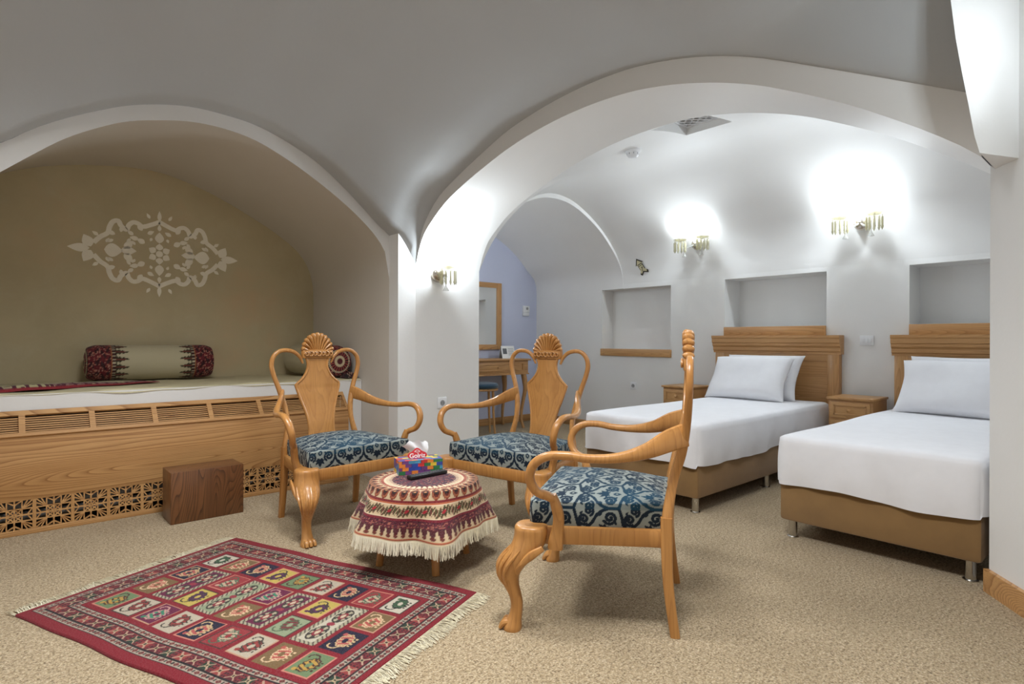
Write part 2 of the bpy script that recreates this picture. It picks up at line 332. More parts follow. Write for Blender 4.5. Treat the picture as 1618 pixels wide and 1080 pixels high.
# bedroom vault
def near(v):
    if v > VP: k = (v-VP)/(V2-VP); return 2.886+k*.314, 1.6-.1*k
    s = (VP-v)/.98
    return (R1[0], 1.82) if s > SMAX else (2.886+.199*s, float(fARCH(s))+.03)
def bedz(u, v):
    za = 2.549+.12*max(0, min(1, (V2-v)/1.5))*min(1, max(0, (v+.2)/1.5))
    if u >= 4.297: return 1.7+(float(fBEDP(u))-1.7)/(2.549-1.7)*(za-1.7)
    un, zn = near(v); q = min(1, (4.297-u)/(4.297-un)); return za-(za-zn)*(.87*q*q+.13*q**12)
SK = (3.56, 4.036, 2.112, 2.49)                                     # shaft opening in the vault
m = MB(); vs = np.unique(np.r_[np.linspace(-.2, V2, 46), SK[2], SK[3], np.linspace(3.4, 3.72, 9)])
for a, b in zip(vs[:-1], vs[1:]):
    hole = a >= SK[2]-1e-6 and b <= SK[3]+1e-6
    def row(v, lo, hi, n): 
        q = np.linspace(0, 1, n); return [(lo+(hi-lo)*t, v, bedz(lo+(hi-lo)*t, v)) for t in q]
    farq = lambda v: [(u, v, bedz(u, v)) for u in 4.297+(U1-4.297)*np.sin(np.linspace(0, math.pi/2, 26))]
    ua, ub = near(a)[0], near(b)[0]
    if hole:
        m.grid([row(a, ua, SK[0], 8), row(b, ub, SK[0], 8)]); m.grid([row(a, SK[1], 4.297, 8), row(b, SK[1], 4.297, 8)])
    else: m.grid([row(a, ua, 4.297, 22), row(b, ub, 4.297, 22)])
    m.grid([farq(a), farq(b)])
bm_ = m
u0, u1, v0, v1 = SK; zt = 2.86
for n in range(8):
    a, b = v0+(v1-v0)*n/8, v0+(v1-v0)*(n+1)/8
    for u in (u0, u1): m.quad((u, a, bedz(u, a)), (u, b, bedz(u, b)), (u, b, zt), (u, a, zt))
    a, b = u0+(u1-u0)*n/8, u0+(u1-u0)*(n+1)/8
    for v in (v0, v1): m.quad((a, v, bedz(a, v)), (b, v, bedz(b, v)), (b, v, zt), (a, v, zt))
m.quad((u0, v0, zt), (u1, v0, zt), (u1, v1, zt), (u0, v1, zt))
o = m.build('ceiling_bedroom', 'plaster', ang=50); struct(o, 'white vault above the two beds with a square shaft', 'ceiling')
# weld so the smooth vault shades continuously
bm = bmesh.new(); bm.from_mesh(o.data); bmesh.ops.remove_doubles(bm, verts=bm.verts[:], dist=1e-4); bmesh.ops.recalc_face_normals(bm, faces=bm.faces[:]); bm.to_mesh(o.data); bm.free()
o.data.polygons.foreach_set('use_smooth', [True]*len(o.data.polygons)); o.data.set_sharp_from_angle(angle=math.radians(50))
# headboard wall with three niches
NICHE = [(3.51, 4.453, .955, 1.648, .21), (1.953, 2.896, 1.19, 1.66, .30), (.397, 1.34, 1.19, 1.657, .30)]
m = MB(); vl = sorted({-.2, VE, V2, *[q[0] for q in NICHE], *[q[1] for q in NICHE]}); zl = sorted({0, 1.70, *[q[2] for q in NICHE], *[q[3] for q in NICHE]})
for a, b in zip(vl[:-1], vl[1:]):
    for c, d in zip(zl[:-1], zl[1:]):
        if any(n[0]-1e-6 <= a and b <= n[1]+1e-6 and n[2]-1e-6 <= c and d <= n[3]+1e-6 for n in NICHE): continue
        if a >= V2-1e-6 and d > 1.6: d = 1.66
        if c >= 1.6 and a >= V2-1e-6: continue
        m.quad((U1, a, c), (U1, b, c), (U1, b, d), (U1, a, d))
for a, b, c, d, e in NICHE:
    u = U1+e
    m.quad((u, a, c), (u, b, c), (u, b, d), (u, a, d)); m.quad((U1, a, c), (u, a, c), (u, a, d), (U1, a, d)); m.quad((U1, b, c), (u, b, c), (u, b, d), (U1, b, d))
    m.quad((U1, a, c), (u, a, c), (u, b, c), (U1, b, c)); m.quad((U1, a, d), (u, a, d), (u, b, d), (U1, b, d))
struct(m.build('wall_back', 'plaster', smooth=False), 'white headboard wall with three recessed niches', 'wall')
# bedroom side wall (right) and its return behind the pier
m = MB(); us = np.linspace(R1[0], U1, 40); m.grid([[(u, -.2, 0), (u, -.2, max(bedz(u, -.2), 1.7))] for u in us])
m.quad((R1[0], -.2, 0), (R1[0], .45, 0), (R1[0], .45, 1.85), (R1[0], -.2, 1.85))
struct(m.build('wall_bedroom_side', 'plaster'), 'white side wall beyond the second bed', 'wall')
# passage: crescent face, barrel, end wall
def passz(u): return float(fPASS(u if u >= 4.297 else 2*4.297-u))
us = 4.297+1.103*np.sin(np.linspace(-math.pi/2, math.pi/2, 70)); us[0] = 3.2; us[-1] = U1
m = MB(); m.grid([[(u, V2, passz(u)), (u, V2, max(passz(u), bedz(max(u, 3.2), V2)))] for u in us])
m.grid([[(u, v, passz(u)-.08*(v-V2)/(VE-V2)*min(1, (U1-u)*(u-3.2)*3)) for u in us] for v in np.linspace(V2, VE, 10)])
m.quad((3.2, V2, 0), (3.2, VE, 0), (3.2, VE, 1.62), (3.2, V2, 1.62))
struct(m.build('ceiling_passage', 'plaster', ang=50), 'white vaulted passage with thin arch edge', 'ceiling')
m = MB(); m.grid([[(u, VE, 0), (u, VE, passz(u)-.08*min(1, (U1-u)*(u-3.2)*3))] for u in us])
struct(m.build('wall_passage', 'blue_wall'), 'pale lavender blue end wall behind the dressing table', 'wall')
# baseboards and sills
m = MB().box(3.2, U1, VE-.018, VE, 0, .085, .003); struct(m.build('baseboard_passage', 'oak_x'), 'oak baseboard along the lavender wall', 'baseboard')
m = MB().box(U1-.018, U1, 2.99, VE, 0, .085, .003); struct(m.build('baseboard_back', 'oak_y'), 'oak baseboard along the headboard wall', 'baseboard')
nn = np.array([-.62, .785]); m = MB(); q0 = Q+nn*.0-CH*.004
m.prism([q0, q0+CH*2.0, q0+CH*2.0+nn*.02, q0+nn*.02], lambda p: (p[0], p[1], 0), (0, 0, .095)); struct(m.build('baseboard_right', 'oak_x', smooth=False), 'oak baseboard on the chamfered right pier', 'baseboard')
m = MB().box(U1-.022, U1+.165, 3.5, 4.46, .875, .957, .004); struct(m.build('trim_2', 'oak_y'), 'oak sill board under the empty wall niche', 'sill')

# ================================================================== LAMPS
def leafpoly(n=10, p=1.0):
    t = np.linspace(0, 1, n); w = np.sin(math.pi*t**p)*.5
    return [(a, b) for a, b in zip(t, w)]+[(a, -b) for a, b in zip(t[::-1][1:-1], w[::-1][1:-1])]
def sconce(label, loc, rz, arms, group, dim=1.0):
    t = thing('wall_sconce', label, 'wall lamp', loc, rz, group)
    MB().lathe([(.001, .05), (.02, .048), (.042, .038), (.058, .02), (.062, 0)][::-1], 24, ax='y', cap=False).build('wall_plate', 'silver', t)
    MB().lathe([(.012, .04), (.014, .052), (.006, .062), (.001, .064)], 12, ax='y').build('plate_knob', 'silver', t)
    if len(arms) > 1:
        m = MB().sweep([(0, .045, .02), (0, .07, .05), (0, .075, .1)], .008, .008, (1, 0, 0), 10, 8)
        m.lathe([(.004, .1), (.018, .112), (.02, .125), (.012, .14), (.02, .15)], 12, (0, .075, 0)); m.build('finial', 'clear_glass', t)
    for dx in arms:
        y = .135 if len(arms) == 1 else .12
        a = MB().sweep([(0, .045, -.005), (dx*.35, .085, -.035), (dx*.8, y, -.02), (dx, y, .03)], .012, .012, (0, 0, 1) if dx else (1, 0, 0), 18, 8).build('arm', 'clear_glass', t)
        sc = [(.008, .02), (.03, .026), (.052, .034), (.062, .044), (.056, .046), (.03, .036), (.008, .034)]
        m = MB(); ang = np.linspace(0, 2*math.pi, 32, endpoint=False); V = []
        for r, z in sc: q = r*(1+.08*np.abs(np.sin(ang*4))*(r > .04)); V.append(np.stack([dx+q*np.cos(ang), y+q*np.sin(ang), np.full(32, z)], 1))
        m.grid(np.array(V), True, 0, True); d = m.build('drip_dish', 'crystal', t)
        MB().lathe([(.008, .04), (.02, .055), (.024, .075), (.03, .098), (.028, .1), (.018, .075), (.006, .048)], 14, (dx, y, 0), cap=False).build('glass_cup', 'clear_glass', t)
        MB().lathe([(.0095, .04), (.0095, .108)], 10, (dx, y, 0)).build('candle_sleeve', 'sleeve', t)
        MB().lathe([(.004, .108), (.011, .117), (.013, .128), (.009, .143), (.001, .158)], 10, (dx, y, 0)).build('bulb', 'bulb', t)
        for k in range(10):
            b = 2*math.pi*k/10; px, py = dx+.056*math.cos(b), y+.056*math.sin(b)
            m = MB().lathe([(.001, .03), (.005, .024), (.001, .018)], 6, (px, py, 0)); m.lathe([(.001, .016), (.009, .008), (.008, -.06), (.0105, -.068), (.001, -.09)], 6, (px, py, 0))
            m.build('prism', 'crystal', d)
        MB().lathe([(.001, .018), (.004, -.06), (.004, -.085), (.006, -.095), (.022, -.125), (.024, -.13), (.001, -.128)], 10, (dx*.75, y-.03, 0)).build('bell_drop', 'clear_glass', t)
        point('bulb_light', (dx, y+.012, .16), P_BULB*dim, COOL, .03, t)
    return t
sconce('two-armed crystal sconce on the wall above the pillow of the further bed', (5.298, 3.135, 2.03), math.radians(90), (-.125, .125), 'crystal wall sconces')
sconce('two-armed crystal sconce nearest the right pier, between the two rightmost niches', (5.305, 1.649, 2.022), math.radians(90), (-.125, .125), 'crystal wall sconces')
sconce('single-armed crystal sconce on the white pier beside the alcove', (2.49, VP, 1.545), math.radians(180), (0,), 'crystal wall sconces', .75)
rz_ch = math.atan2(nn[1], nn[0])-math.pi/2
pc = Q+CH*.74
sconce('two-armed crystal sconce on the chamfered pier just outside the right edge', (pc[0], pc[1], 1.98), rz_ch, (-.125, .125), 'crystal wall sconces', .15)
sconce('added unseen two-armed fill sconce on the left wall of the passage', (3.2, 4.85, 1.72), math.radians(-90), (-.125, .125), 'crystal wall sconces', .2)  # added out of sight to brighten the passage and lavender wall
# added fill lights over the seating, shaped as flush lamps, out of view
for lx, ly, lb in ((.72, 2.45, 'added unseen round fill lamp nearer the bench alcove'), (.95, .92, 'added unseen round fill lamp nearest the camera')):
    t = thing('added_fill_lamp', lb, 'fill lamp', (lx, ly, float(vault(lx, ly))-.10), 0, 'added fill lights')
    MB().lathe([(.30, .0), (.31, .02), (.31, .12), (.29, .12)], 40).build('fill_lamp_body', 'white_plastic', t)
    MB().lathe([(.001, .012), (.15, .011), (.29, .010), (.29, .012)], 40, cap=False).build('diffuser', 'fill_diffuser', t)
    l = bpy.data.lights.new('fill_light', 'AREA'); l.shape = 'DISK'; l.size = .58; l.energy = P_FILL*(.74 if ly > 2 else 1.0); l.color = (.96, .985, 1.0); l.spread = math.radians(130)
    o = bpy.data.objects.new('fill_light', l); COL.objects.link(o); o.parent = t; o.location = (0, 0, -.01)

# ================================================================== BENCH ALCOVE
t = thing('built_in_bench', 'white masonry bench filling the alcove', 'bench', (.9, 4.6, 0))
MB().prism([(-.31, 4.18), (2.147, 4.18), (2.147, 5.107), (-.417, 5.107)], lambda p: (p[0], p[1], 0), (0, 0, .742)).build('riser', 'plaster', t, (.9, 4.6, 0), smooth=False)
# beige cloth over the bench
m = MB(); V = []
for j in range(40):
    k = j/39; row = []
    for i in range(120):
        u = -.30+2.44*i/119; wv = .006*math.sin(u*7)+.004*math.sin(u*17+1)
        if j == 0: row.append((u, 4.176+wv*.3, .733+wv))
        else: v = 4.172+(k)*.925; row.append((u, v, .748+.0025*math.sin(u*9+v*5)+.002*math.sin(u*23-v*13)))
    V.append(row)
m.grid(V); tag(m.build('bench_cloth', 'bench_cloth'), 'plain beige cloth spread over the alcove bench', 'cloth')
# patterned runner, lying askew on the left half of the bench
def hashn(a, b): return (np.sin(a*127.1+b*311.7)*43758.5453) % 1
def runner():
    n, k = 220, 60; W_, D_ = 1.05, .42; ang = math.radians(24); V = np.zeros((k, n, 3)); Cc = np.zeros((k, n, 3))
    for j in range(k):
        for i in range(n):
            x, y = W_*(i/(n-1)-.5), D_*j/(k-1)
            lift = .045*math.sin(min(1, y/.05)*math.pi/2) if y < .05 else .045-.034*min(1, (y-.05)/.12)
            V[j, i] = (.36+x*math.cos(ang)-(y-.05)*math.sin(ang), 4.46+x*math.sin(ang)+(y-.05)*math.cos(ang), .755+lift*(.55-.45*x/W_*1.6 if x > 0 else .55+.1)+.002*math.sin(x*19))
            if y < .018: c = (128, 30, 38)
            elif y < .085:
                a = (x*16) % 1; c = (74, 26, 40) if abs(a-.5) > .36 or hashn(int(x*64), round(y*140)) < .3 else ((168, 160, 120) if hashn(int(x*16)+.3, round(y*55)) > .5 else (130, 100, 92))
            elif y < .10: c = (44, 46, 36)
            else: c = (190, 180, 146)
            Cc[j, i] = lin(c)
    m = MB(); m.grid(V); o = m.build('bench_runner', 'termeh', cols=Cc.reshape(-1, 3)); return o
tag(runner(), 'beige throw with dark red woven border lying askew on the bench', 'throw')
def bolster(label, loc, rz, length=.78, R=.125, plain_end=False):
    na, nl = 120, 150; V = np.zeros((nl, na, 3)); Cc = np.zeros((nl, na, 3))
    for i in range(nl):
        t = i/(nl-1); arc = t*(length+2*R*.8)-R*.8                       # distance along the profile, from the centre of one end disc
        e = min(arc, length-arc)
        for j in range(na):
            a = 2*math.pi*j/na
            if e < 0: r = R*.86*(1+e/(R*.8)); x = 0 if arc < length/2 else length; xo = -.018*(1-(r/(R*.86))**2)*(1 if arc < length/2 else -1); x += xo
            else: q = min(1, e/.06); r = R*(.86+.14*math.sin(q*math.pi/2)); x = arc
            V[i, j] = (x-length/2, r*math.cos(a), r*math.sin(a))
            th = a/(2*math.pi); base = (188, 178, 148)
            if e < -.075: c = (84, 28, 36)
            elif e < -.062: c = (200, 184, 150)
            elif e < -.03: c = (56, 26, 28) if (th*20) % 1 > .35 else (150, 60, 56)
            elif e < -.015: c = (206, 192, 160) if (th*40) % 1 > .3 else (70, 30, 30)
            elif e < .125:
                h = hashn(round(e*190), round(th*96)); w1 = math.sin(th*2*math.pi*9+math.sin(e*110)*1.3)*math.sin(e*95)
                c = (94, 22, 30) if w1 > -.15 else (50, 16, 22)
                if h > .88: c = (170, 120, 104)
                if abs(w1) < .05: c = (170, 96, 80)
            elif e < .133: c = (150, 92, 56)
            elif e < .15: c = (58, 26, 26) if (th*32) % 1 < .7 else base
            elif e < .235:
                f = (th*14) % 1-.5; y = (e-.15)/.085; lim = .60*(1-y)**.8*(1+.28*math.sin(y*24))
                c = (54, 46, 30) if abs(f) < lim*.72 else base
                if abs(f) < .05 and y < .7: c = (120, 50, 44)
            else: c = base
            if plain_end and arc > length/2: c = base
            Cc[i, j] = lin(c)
    m = MB(); m.grid(V, True, 0, True)
    o = m.build('bolster', 'termeh', cols=Cc.reshape(-1, 3), ang=80); o.location = loc; o.rotation_euler = (0, 0, rz)
    return tag(o, label, 'bolster', 'bolster cushions on the alcove bench')
bolster('cream bolster with dark red ends lying in the middle of the bench, under the stencil', (.865, 4.945, .883), 0)
bolster('cream bolster with patterned end lying against the right alcove wall, behind a chair', (1.985, 4.66, .883), math.radians(94), .74, plain_end=True)
bolster('cream bolster with dark red end at the far left edge of the bench', (-.155, 4.72, .883), math.radians(87), .70)
# dark folded kerchief by the right alcove wall
m = MB(); V = []; cc = []
for i in range(40):
    row = []
    for j in range(24):
        a, b = i/39*2-1, j/23*2-1; r = max(abs(a), abs(b))
        z = .752+.05*(1-r**2)*(.6+.4*math.sin(a*7+b*3))+.004
        row.append((2.085+a*.055, 4.30+b*.10, z)); h = hashn(i//2, j//2); cc.append(lin((70, 24, 30) if h < .5 else ((36, 26, 28) if h < .85 else (150, 120, 100))))
    V.append(row)
m.grid(V); tag(m.build('folded_kerchief', 'termeh', cols=np.array(cc)), 'small dark red patterned kerchief crumpled in the bench corner', 'kerchief')
# stencilled medallion
t = thing('wall_medallion', 'cream stencilled floral medallion on the tan alcove wall', 'wall ornament', (.94, VB, 1.70))
HW, HH = .563, .327
bp = [(.73, .13), (.66, .27), (.58, .38), (.56, .52), (.52, .645), (.47, .67), (.435, .56), (.375, .49), (.35, .6), (.30, .675), (.25, .66), (.2, .6), (.1, .66), (0, .75)]
def ribbon(pts, w):
    c = catmull([(a*HW, b*HH, 0) for a, b in pts], 60)[:, :2]; T = np.gradient(c, axis=0); T /= np.linalg.norm(T, axis=1)[:, None]; Nn = np.c_[-T[:, 1], T[:, 0]]
    return c+Nn*w/2, c-Nn*w/2
for sx in (1, -1):
    for sz in (1, -1):
        a, b = ribbon(bp, .032); m = MB()
        top = [[(sx*p[0], -.003, sz*p[1]), (sx*q[0], -.003, sz*q[1]), (sx*q[0], .0, sz*q[1]), (sx*p[0], .0, sz*p[1])] for p, q in zip(a, b)]
        m.grid(np.array(top), True); m.build('border', 'stencil', t)
pl_ = leafpoly(10, .8); lm = MB().prism(pl_, lambda p: (p[0], -.003, p[1]), (0, .003, 0)).build('leaf', 'stencil', t)
leaves = []
def leaf(x, z, ang, ln, w): leaves.append((x*HW, z*HH, math.radians(ang), ln, w))
for s, b in ((1, 0), (-1, 180)):
    leaf(s*.77, 0, b, .13, .06)
    leaf(s*.755, .04, b+s*62, .095, .07); leaf(s*.755, -.04, b-s*62, .095, .07)
    leaf(s*.62, 0, b+180, .115, .10) ; leaf(s*.44, .02, b+180, .10, .065); leaf(s*.40, .05, b+180-s*52, .085, .05); leaf(s*.40, -.04, b+180+s*52, .085, .05)
    for q in (1, -1):
        f = lambda a: (a if s > 0 else 180-a)*q
        for x, z, a, ln, w_ in ((.50, .36, 20, .06, .032), (.44, .42, 100, .05, .026), (.52, .24, -30, .045, .024), (.30, .38, 40, .05, .028), (.33, .30, -50, .042, .022), (.20, .50, 60, .06, .036), (.14, .44, 150, .05, .03), (.24, .30, 10, .06, .034), (.17, .22, 30, .06, .04), (.12, .62, 20, .035, .02), (.28, .16, 60, .035, .02), (.60, .16, 120, .04, .022), (.09, .36, -70, .03, .02), (.68, .30, 35, .045, .025), (.11, .80, 60, .045, .022)):
            leaf(s*x, q*z, f(a), ln, w_)
for q in (1, -1): leaf(0, q*.25, q*90, .085, .06); leaf(0, q*.53, q*90, .05, .026); leaf(0, q*.76, q*90, .08, .028)
for k in range(6): leaf(0, 0, 30+60*k, .052, .05)
for i, (x, z, a, ln, w_) in enumerate(leaves):
    o = lm if i == 0 else lm.copy()
    if i: COL.objects.link(o); o.parent = t
    o0 = .028 if i >= len(leaves)-6 else 0
    o.location = (x+o0*math.cos(a), -.0005, z+o0*math.sin(a)); o.rotation_euler = (0, -a, 0); o.scale = (ln, 1, w_)
MB().lathe([(.024, -.004), (.024, 0)], 20, ax='y').build('rosette', 'stencil', t)

# radiator cover
t = thing('radiator_cover', 'long oak radiator cover with slatted top and star lattice foot', 'radiator cover', (.9, 4.1, 0)); og = (.9, 4.1, 0)
UL, UR = -.295, 1.982
MB().box(UL, UR, 4.06, 4.078, .185, .5225, .0004).build('front_board', 'oak_x', t, og)
MB().box(UL, UR, 4.06, 4.078, 0, .03, .002).build('bottom_rail', 'oak_x', t, og)
S0 = np.array([4.06, .522]); S1 = np.array([4.172, .648]); sd = (S1-S0); SL = np.linalg.norm(sd); sd /= SL; sn = np.array([sd[1], -sd[0]])
def slant(a0, a1, u0, u1, th=.014, name='slat'):
    m = MB(); q = [S0+sd*a0, S0+sd*a1, S0+sd*a1+sn*th, S0+sd*a0+sn*th]
    q = [p-sn*th for p in q]
    m.prism(q, lambda p: (u0, p[0], p[1]), (u1-u0, 0, 0)); return m.build(name, 'oak_x', t, og, smooth=False)
slant(0, .022, UL, UR, name='lower_strip'); slant(SL-.03, SL, UL, UR, name='top_strip')
units = [.126+.3105*k for k in range(-1, 6)]; A0, A1 = .022, SL-.03; prev = UL
for u in units:
    slant(A0, A1, prev, u, name='divider'); prev = u+.283
    ns = 7; pitch = (A1-A0)/(ns+1/1.0)
    for k in range(ns):
        c = A0+pitch*(k+1); slant(c-pitch*.28, c+pitch*.28, u, u+.283, .003)
slant(A0, A1, prev, UR, name='divider')
MB().prism([(4.08, .03), (4.16, .03), (4.16, .63), (4.08, .54)], lambda p: (UR-.016, p[0], p[1]), (.014, 0, 0)).build('end_board', 'oak_z', t, og, smooth=False)
MB().quad((UL, 4.168, .01), (UR-.02, 4.168, .01), (UR-.02, 4.168, .63), (UL, 4.168, .63)).build('shade_sheet', 'cavity_shade', t, og, smooth=False)  # dark sheet put in as the shade behind slats and lattice
m = MB(); 
for z in (.09, .15): m.lathe([(.022, UL), (.022, UR-.03)], 12, (0, 4.128, z), ax='x')
m.build('heating_pipes', 'grey_plastic', t, og)
def bar(m, x0, z0, x1, z1, w=.0075, y0=4.06, y1=4.072):
    d = np.array([x1-x0, z1-z0]); d = d/np.linalg.norm(d); n = np.array([-d[1], d[0]])*w/2
    m.prism([(x0+n[0], z0+n[1]), (x1+n[0], z1+n[1]), (x1-n[0], z1-n[1]), (x0-n[0], z0-n[1])], lambda p: (p[0], y0, p[1]), (0, y1-y0, 0))
def lattice(c):
    m = MB(); z0, z1 = .03, .185; zc = (z0+z1)/2; h = .075; hz = (z1-z0)/2
    bar(m, 0, z0, 0, z1); bar(m, -h, zc, h, zc)
    for sx in (1, -1):
        for sz in (1, -1):
            f = lambda x, z: (sx*x*h, zc+sz*z*hz)
            for a, b in (((0, 0), (1, 1)), ((.42, 0), (.42, 1)), ((0, .42), (1, .42)), ((0, .72), (.42, 1)), ((.72, 0), (1, .42)), ((.42, .42), (.72, 1)), ((.42, .42), (1, .72)), ((0, .42), (.42, 0))):
                bar(m, *f(*a), *f(*b), w=.006, y0=4.0605, y1=4.071)
    return m
lat0 = None; cs = [.247+.166*k for k in range(-3, 11) if .247+.166*k-.09 > UL-.05 and .247+.166*k+.075 < UR]
prev = UL
for i, c in enumerate(cs):
    if lat0 is None: lat0 = lattice(c).build('star_lattice', 'oak_x', t, (0, 4.1, 0), smooth=False); o = lat0
    else: o = lat0.copy(); COL.objects.link(o); o.parent = t
    o.location = (c-.9, 0, 0)
    if c-.075 > prev: MB().box(prev, c-.075, 4.06, 4.076, .03, .185).build('stile', 'oak_z', t, og)
    prev = c+.075
MB().box(prev, UR, 4.06, 4.076, .03, .185).build('stile', 'oak_z', t, og)
# walnut step block
m = MB().box(-.195, .195, -.105, .105, 0, .294, .0025); o = m.build('wooden_step', 'walnut'); o.location = (.94, 3.832, 0); tag(o, 'dark walnut block step in front of the radiator cover', 'step block')

# ================================================================== RUG
def rug():
    Wd, Ln = .96, 1.46; nx, ny = 300, 456
    X, Y = np.meshgrid((np.arange(nx)+.5)/nx*Wd, (np.arange(ny)+.5)/ny*Ln)
    img = np.zeros((ny, nx, 3)); img[:] = lin((134, 22, 36))
    def put(mask, rgb): img[mask] = lin(rgb)
    dx = np.minimum(X, Wd-X); dy = np.minimum(Y, Ln-Y)
    # distance into the rug measured from the border; long sides carry a wider plain red edge
    ex, ey = dx-.042, dy-.022; e = np.minimum(ex, ey)
    along = np.where(ex < ey, Y, X)
    def guard(lo, hi):
        z = (e >= lo) & (e < hi); put(z, (28, 24, 26)); w = (e >= lo+.004) & (e < hi-.004); put(w, (176, 160, 142))
        k = along/.034; c = (k % 1-.5)*.034; q = e-(lo+hi)/2; d = np.abs(c)/.012+np.abs(q)/.0105
        put(w & (d < 1), (128, 44, 48)); put(w & (d < .55), (66, 56, 44)); put(w & (d < .25), (170, 90, 76)); put(w & (np.abs(np.abs(c)-.0165) < .003) & (np.abs(q) < .006), (44, 40, 36))
    guard(.0, .030); guard(.082, .112)
    z = (e >= .030) & (e < .082); put(z, (40, 26, 28)); z2 = (e >= .034) & (e < .078); put(z2, (126, 40, 46))
    k = along/.062; kk = np.floor(k); c = (k % 1-.5)*.062; q = e-.056; d = np.maximum(np.abs(c), np.abs(q)); par = (kk % 3)
    put(z2 & (d < .02) & (par == 0), (40, 60, 44)); put(z2 & (d < .02) & (par == 1), (150, 62, 58)); put(z2 & (d < .02) & (par == 2), (96, 26, 38))
    put(z2 & (np.abs(np.abs(c)-np.abs(q)) < .004) & (d < .02), (186, 150, 128)); put(z2 & (d < .0075), (188, 168, 130)); put(z2 & (d < .004), (50, 26, 30))
    put(z2 & (np.abs(np.abs(c)-.026) < .003) & (np.abs(q) < .017) & (np.abs(np.abs(q)-.008) > .003), (44, 30, 32))
    x0, x1, y0, y1 = .042+.128, Wd-.042-.128, .022+.128, Ln-.022-.128
    nC, nR = 4, 9; pw, ph = (x1-x0)/nC, (y1-y0)/nR; g = .010
    pal = dict(g=(112, 132, 92), c=(190, 176, 154), p=(104, 24, 62), n=(30, 24, 48), b=(124, 98, 62), y=(194, 170, 84), r=(150, 48, 52), a=(146, 156, 122), w=(204, 192, 172))
    rows = ['gbnw', 'cPPb', 'pyrn', 'cAAy', 'nbpg', 'rPPc', 'cayn', 'bCCr', 'gnbw'] 
    motif = {'g': ((190, 150, 70), (70, 40, 34)), 'c': ((150, 60, 56), (60, 52, 44)), 'p': ((60, 130, 100), (200, 150, 140)), 'n': ((176, 84, 80), (206, 176, 130)), 'b': ((180, 84, 74), (224, 190, 150)), 'y': ((84, 36, 76), (60, 50, 44)), 'r': ((196, 168, 140), (70, 100, 76)), 'a': ((120, 40, 48), (80, 96, 70)), 'w': ((70, 104, 70), (44, 44, 40))}
    for r, row in enumerate(rows):
        ci = 0
        while ci < nC:
            ch = row[ci]; sp = 2 if ch.isupper() else 1; k = ch.lower()
            a0, a1, b0, b1 = x0+ci*pw+g, x0+(ci+sp)*pw-g, y0+r*ph+g, y0+(r+1)*ph-g
            cxx, cyy = (a0+a1)/2, (b0+b1)/2; U, V_ = (X-cxx)/((a1-a0)/2), (Y-cyy)/((b1-b0)/2); ins = (np.abs(U) < 1) & (np.abs(V_) < 1)
            if sp == 2:
                put(ins, (176, 168, 140)); fr = (np.abs(U) < .88) & (np.abs(V_) < .66); edge = ins & ~fr
                put(edge & (((X*140).astype(int)+(Y*150).astype(int)) % 3 == 0), (58, 44, 42)); put(fr, pal[k] if k != 'c' else (198, 188, 166))
                for cc in (-.45, .45):
                    d = ((U-cc)/.36)**2+(V_/.55)**2; put(fr & (d < 1), (60, 52, 46)); put(fr & (d < .72) & (np.sin(np.arctan2(V_, (U-cc)*2.2)*6) > 0), (178, 168, 140)); put(fr & (d < .25), (140, 44, 56)); put(fr & (d < .07), (210, 190, 160))
                d = (U/.09)**2+(V_/.3)**2; put(fr & (d < 1), (150, 50, 64))
            else:
                rim = (r*5+ci*3) % 4
                put(ins, {0: (206, 130, 110), 1: (70, 50, 44), 2: (196, 150, 120), 3: pal[k]}[rim]); inn = (np.abs(U) < .92) & (np.abs(V_) < .89); put(inn, pal[k])
                fl_ = -1 if (r+ci) % 2 else 1; m1, m2 = motif[k]; u_, v_ = U*fl_, V_
                th = .35; ur, vr = u_*math.cos(th)+v_*math.sin(th), -u_*math.sin(th)+v_*math.cos(th)
                d = ((ur+.08)/.64)**2+((vr-.04)/.52)**2; jag = .12*np.sin(np.arctan2(vr, ur)*11)
                put(inn & (d+jag < 1), m2); put(inn & (d+jag < .72), m1); put(inn & (d < .6) & (np.sin(ur*22) > .35), m2); put(inn & (d < .12), pal[k])
                # hooked tail / neck and feet
                tl = ((u_-.50)/.30)**2+((v_+.30)/.42)**2; put(inn & (tl < 1) & (tl > .5) & (u_ > .42), m2); put(inn & (np.abs(v_-.62) < .08) & (np.abs(u_+.1) < .42) & (np.sin(u_*26) > 0), m2)
                put(inn & (((u_+.6)/.14)**2+((v_+.5)/.16)**2 < 1), m1)
            ci += sp
    rs = np.random.RandomState(3); g_ = img.mean(-1, keepdims=True); img = img*.70*(1+.18*(rs.rand(ny, nx, 1)-.5))
    V = np.zeros((ny+2, nx+2, 3)); I = np.zeros((ny+2, nx+2, 3))
    xi = np.r_[0, (np.arange(nx)+.5)/nx*Wd, Wd]; yi = np.r_[0, (np.arange(ny)+.5)/ny*Ln, Ln]
    V[..., 0], V[..., 1] = np.meshgrid(xi, yi); V[..., 2] = .009+.0012*np.sin(V[..., 1]*9)*np.sin(V[..., 0]*7)
    V[0, :, 2] = V[-1, :, 2] = V[:, 0, 2] = V[:, -1, 2] = .0005
    # slightly wavy long edges
    wob = .004*np.sin(V[..., 1]*6.5)+.003*np.sin(V[..., 1]*15+1); V[..., 0] += wob
    I[1:-1, 1:-1] = img; I[0] = I[1]; I[-1] = I[-2]; I[:, 0] = I[:, 1]; I[:, -1] = I[:, -2]
    NOFIX.add('pile'); m = MB(); m.grid(V, flip=True)
    A_ = np.array([.058, 2.883]); ex_ = np.array([.927, .375]); ang = math.atan2(ex_[1], ex_[0])
    # local x runs along AB, local y along BC (to the right-front): mirror y
    m.v = [(a, -b, c) for a, b, c in m.v]
    t = thing('kilim_rug', 'red woven rug with a grid of coloured motif panels and cream fringe', 'rug', (A_[0], A_[1], .001), ang)
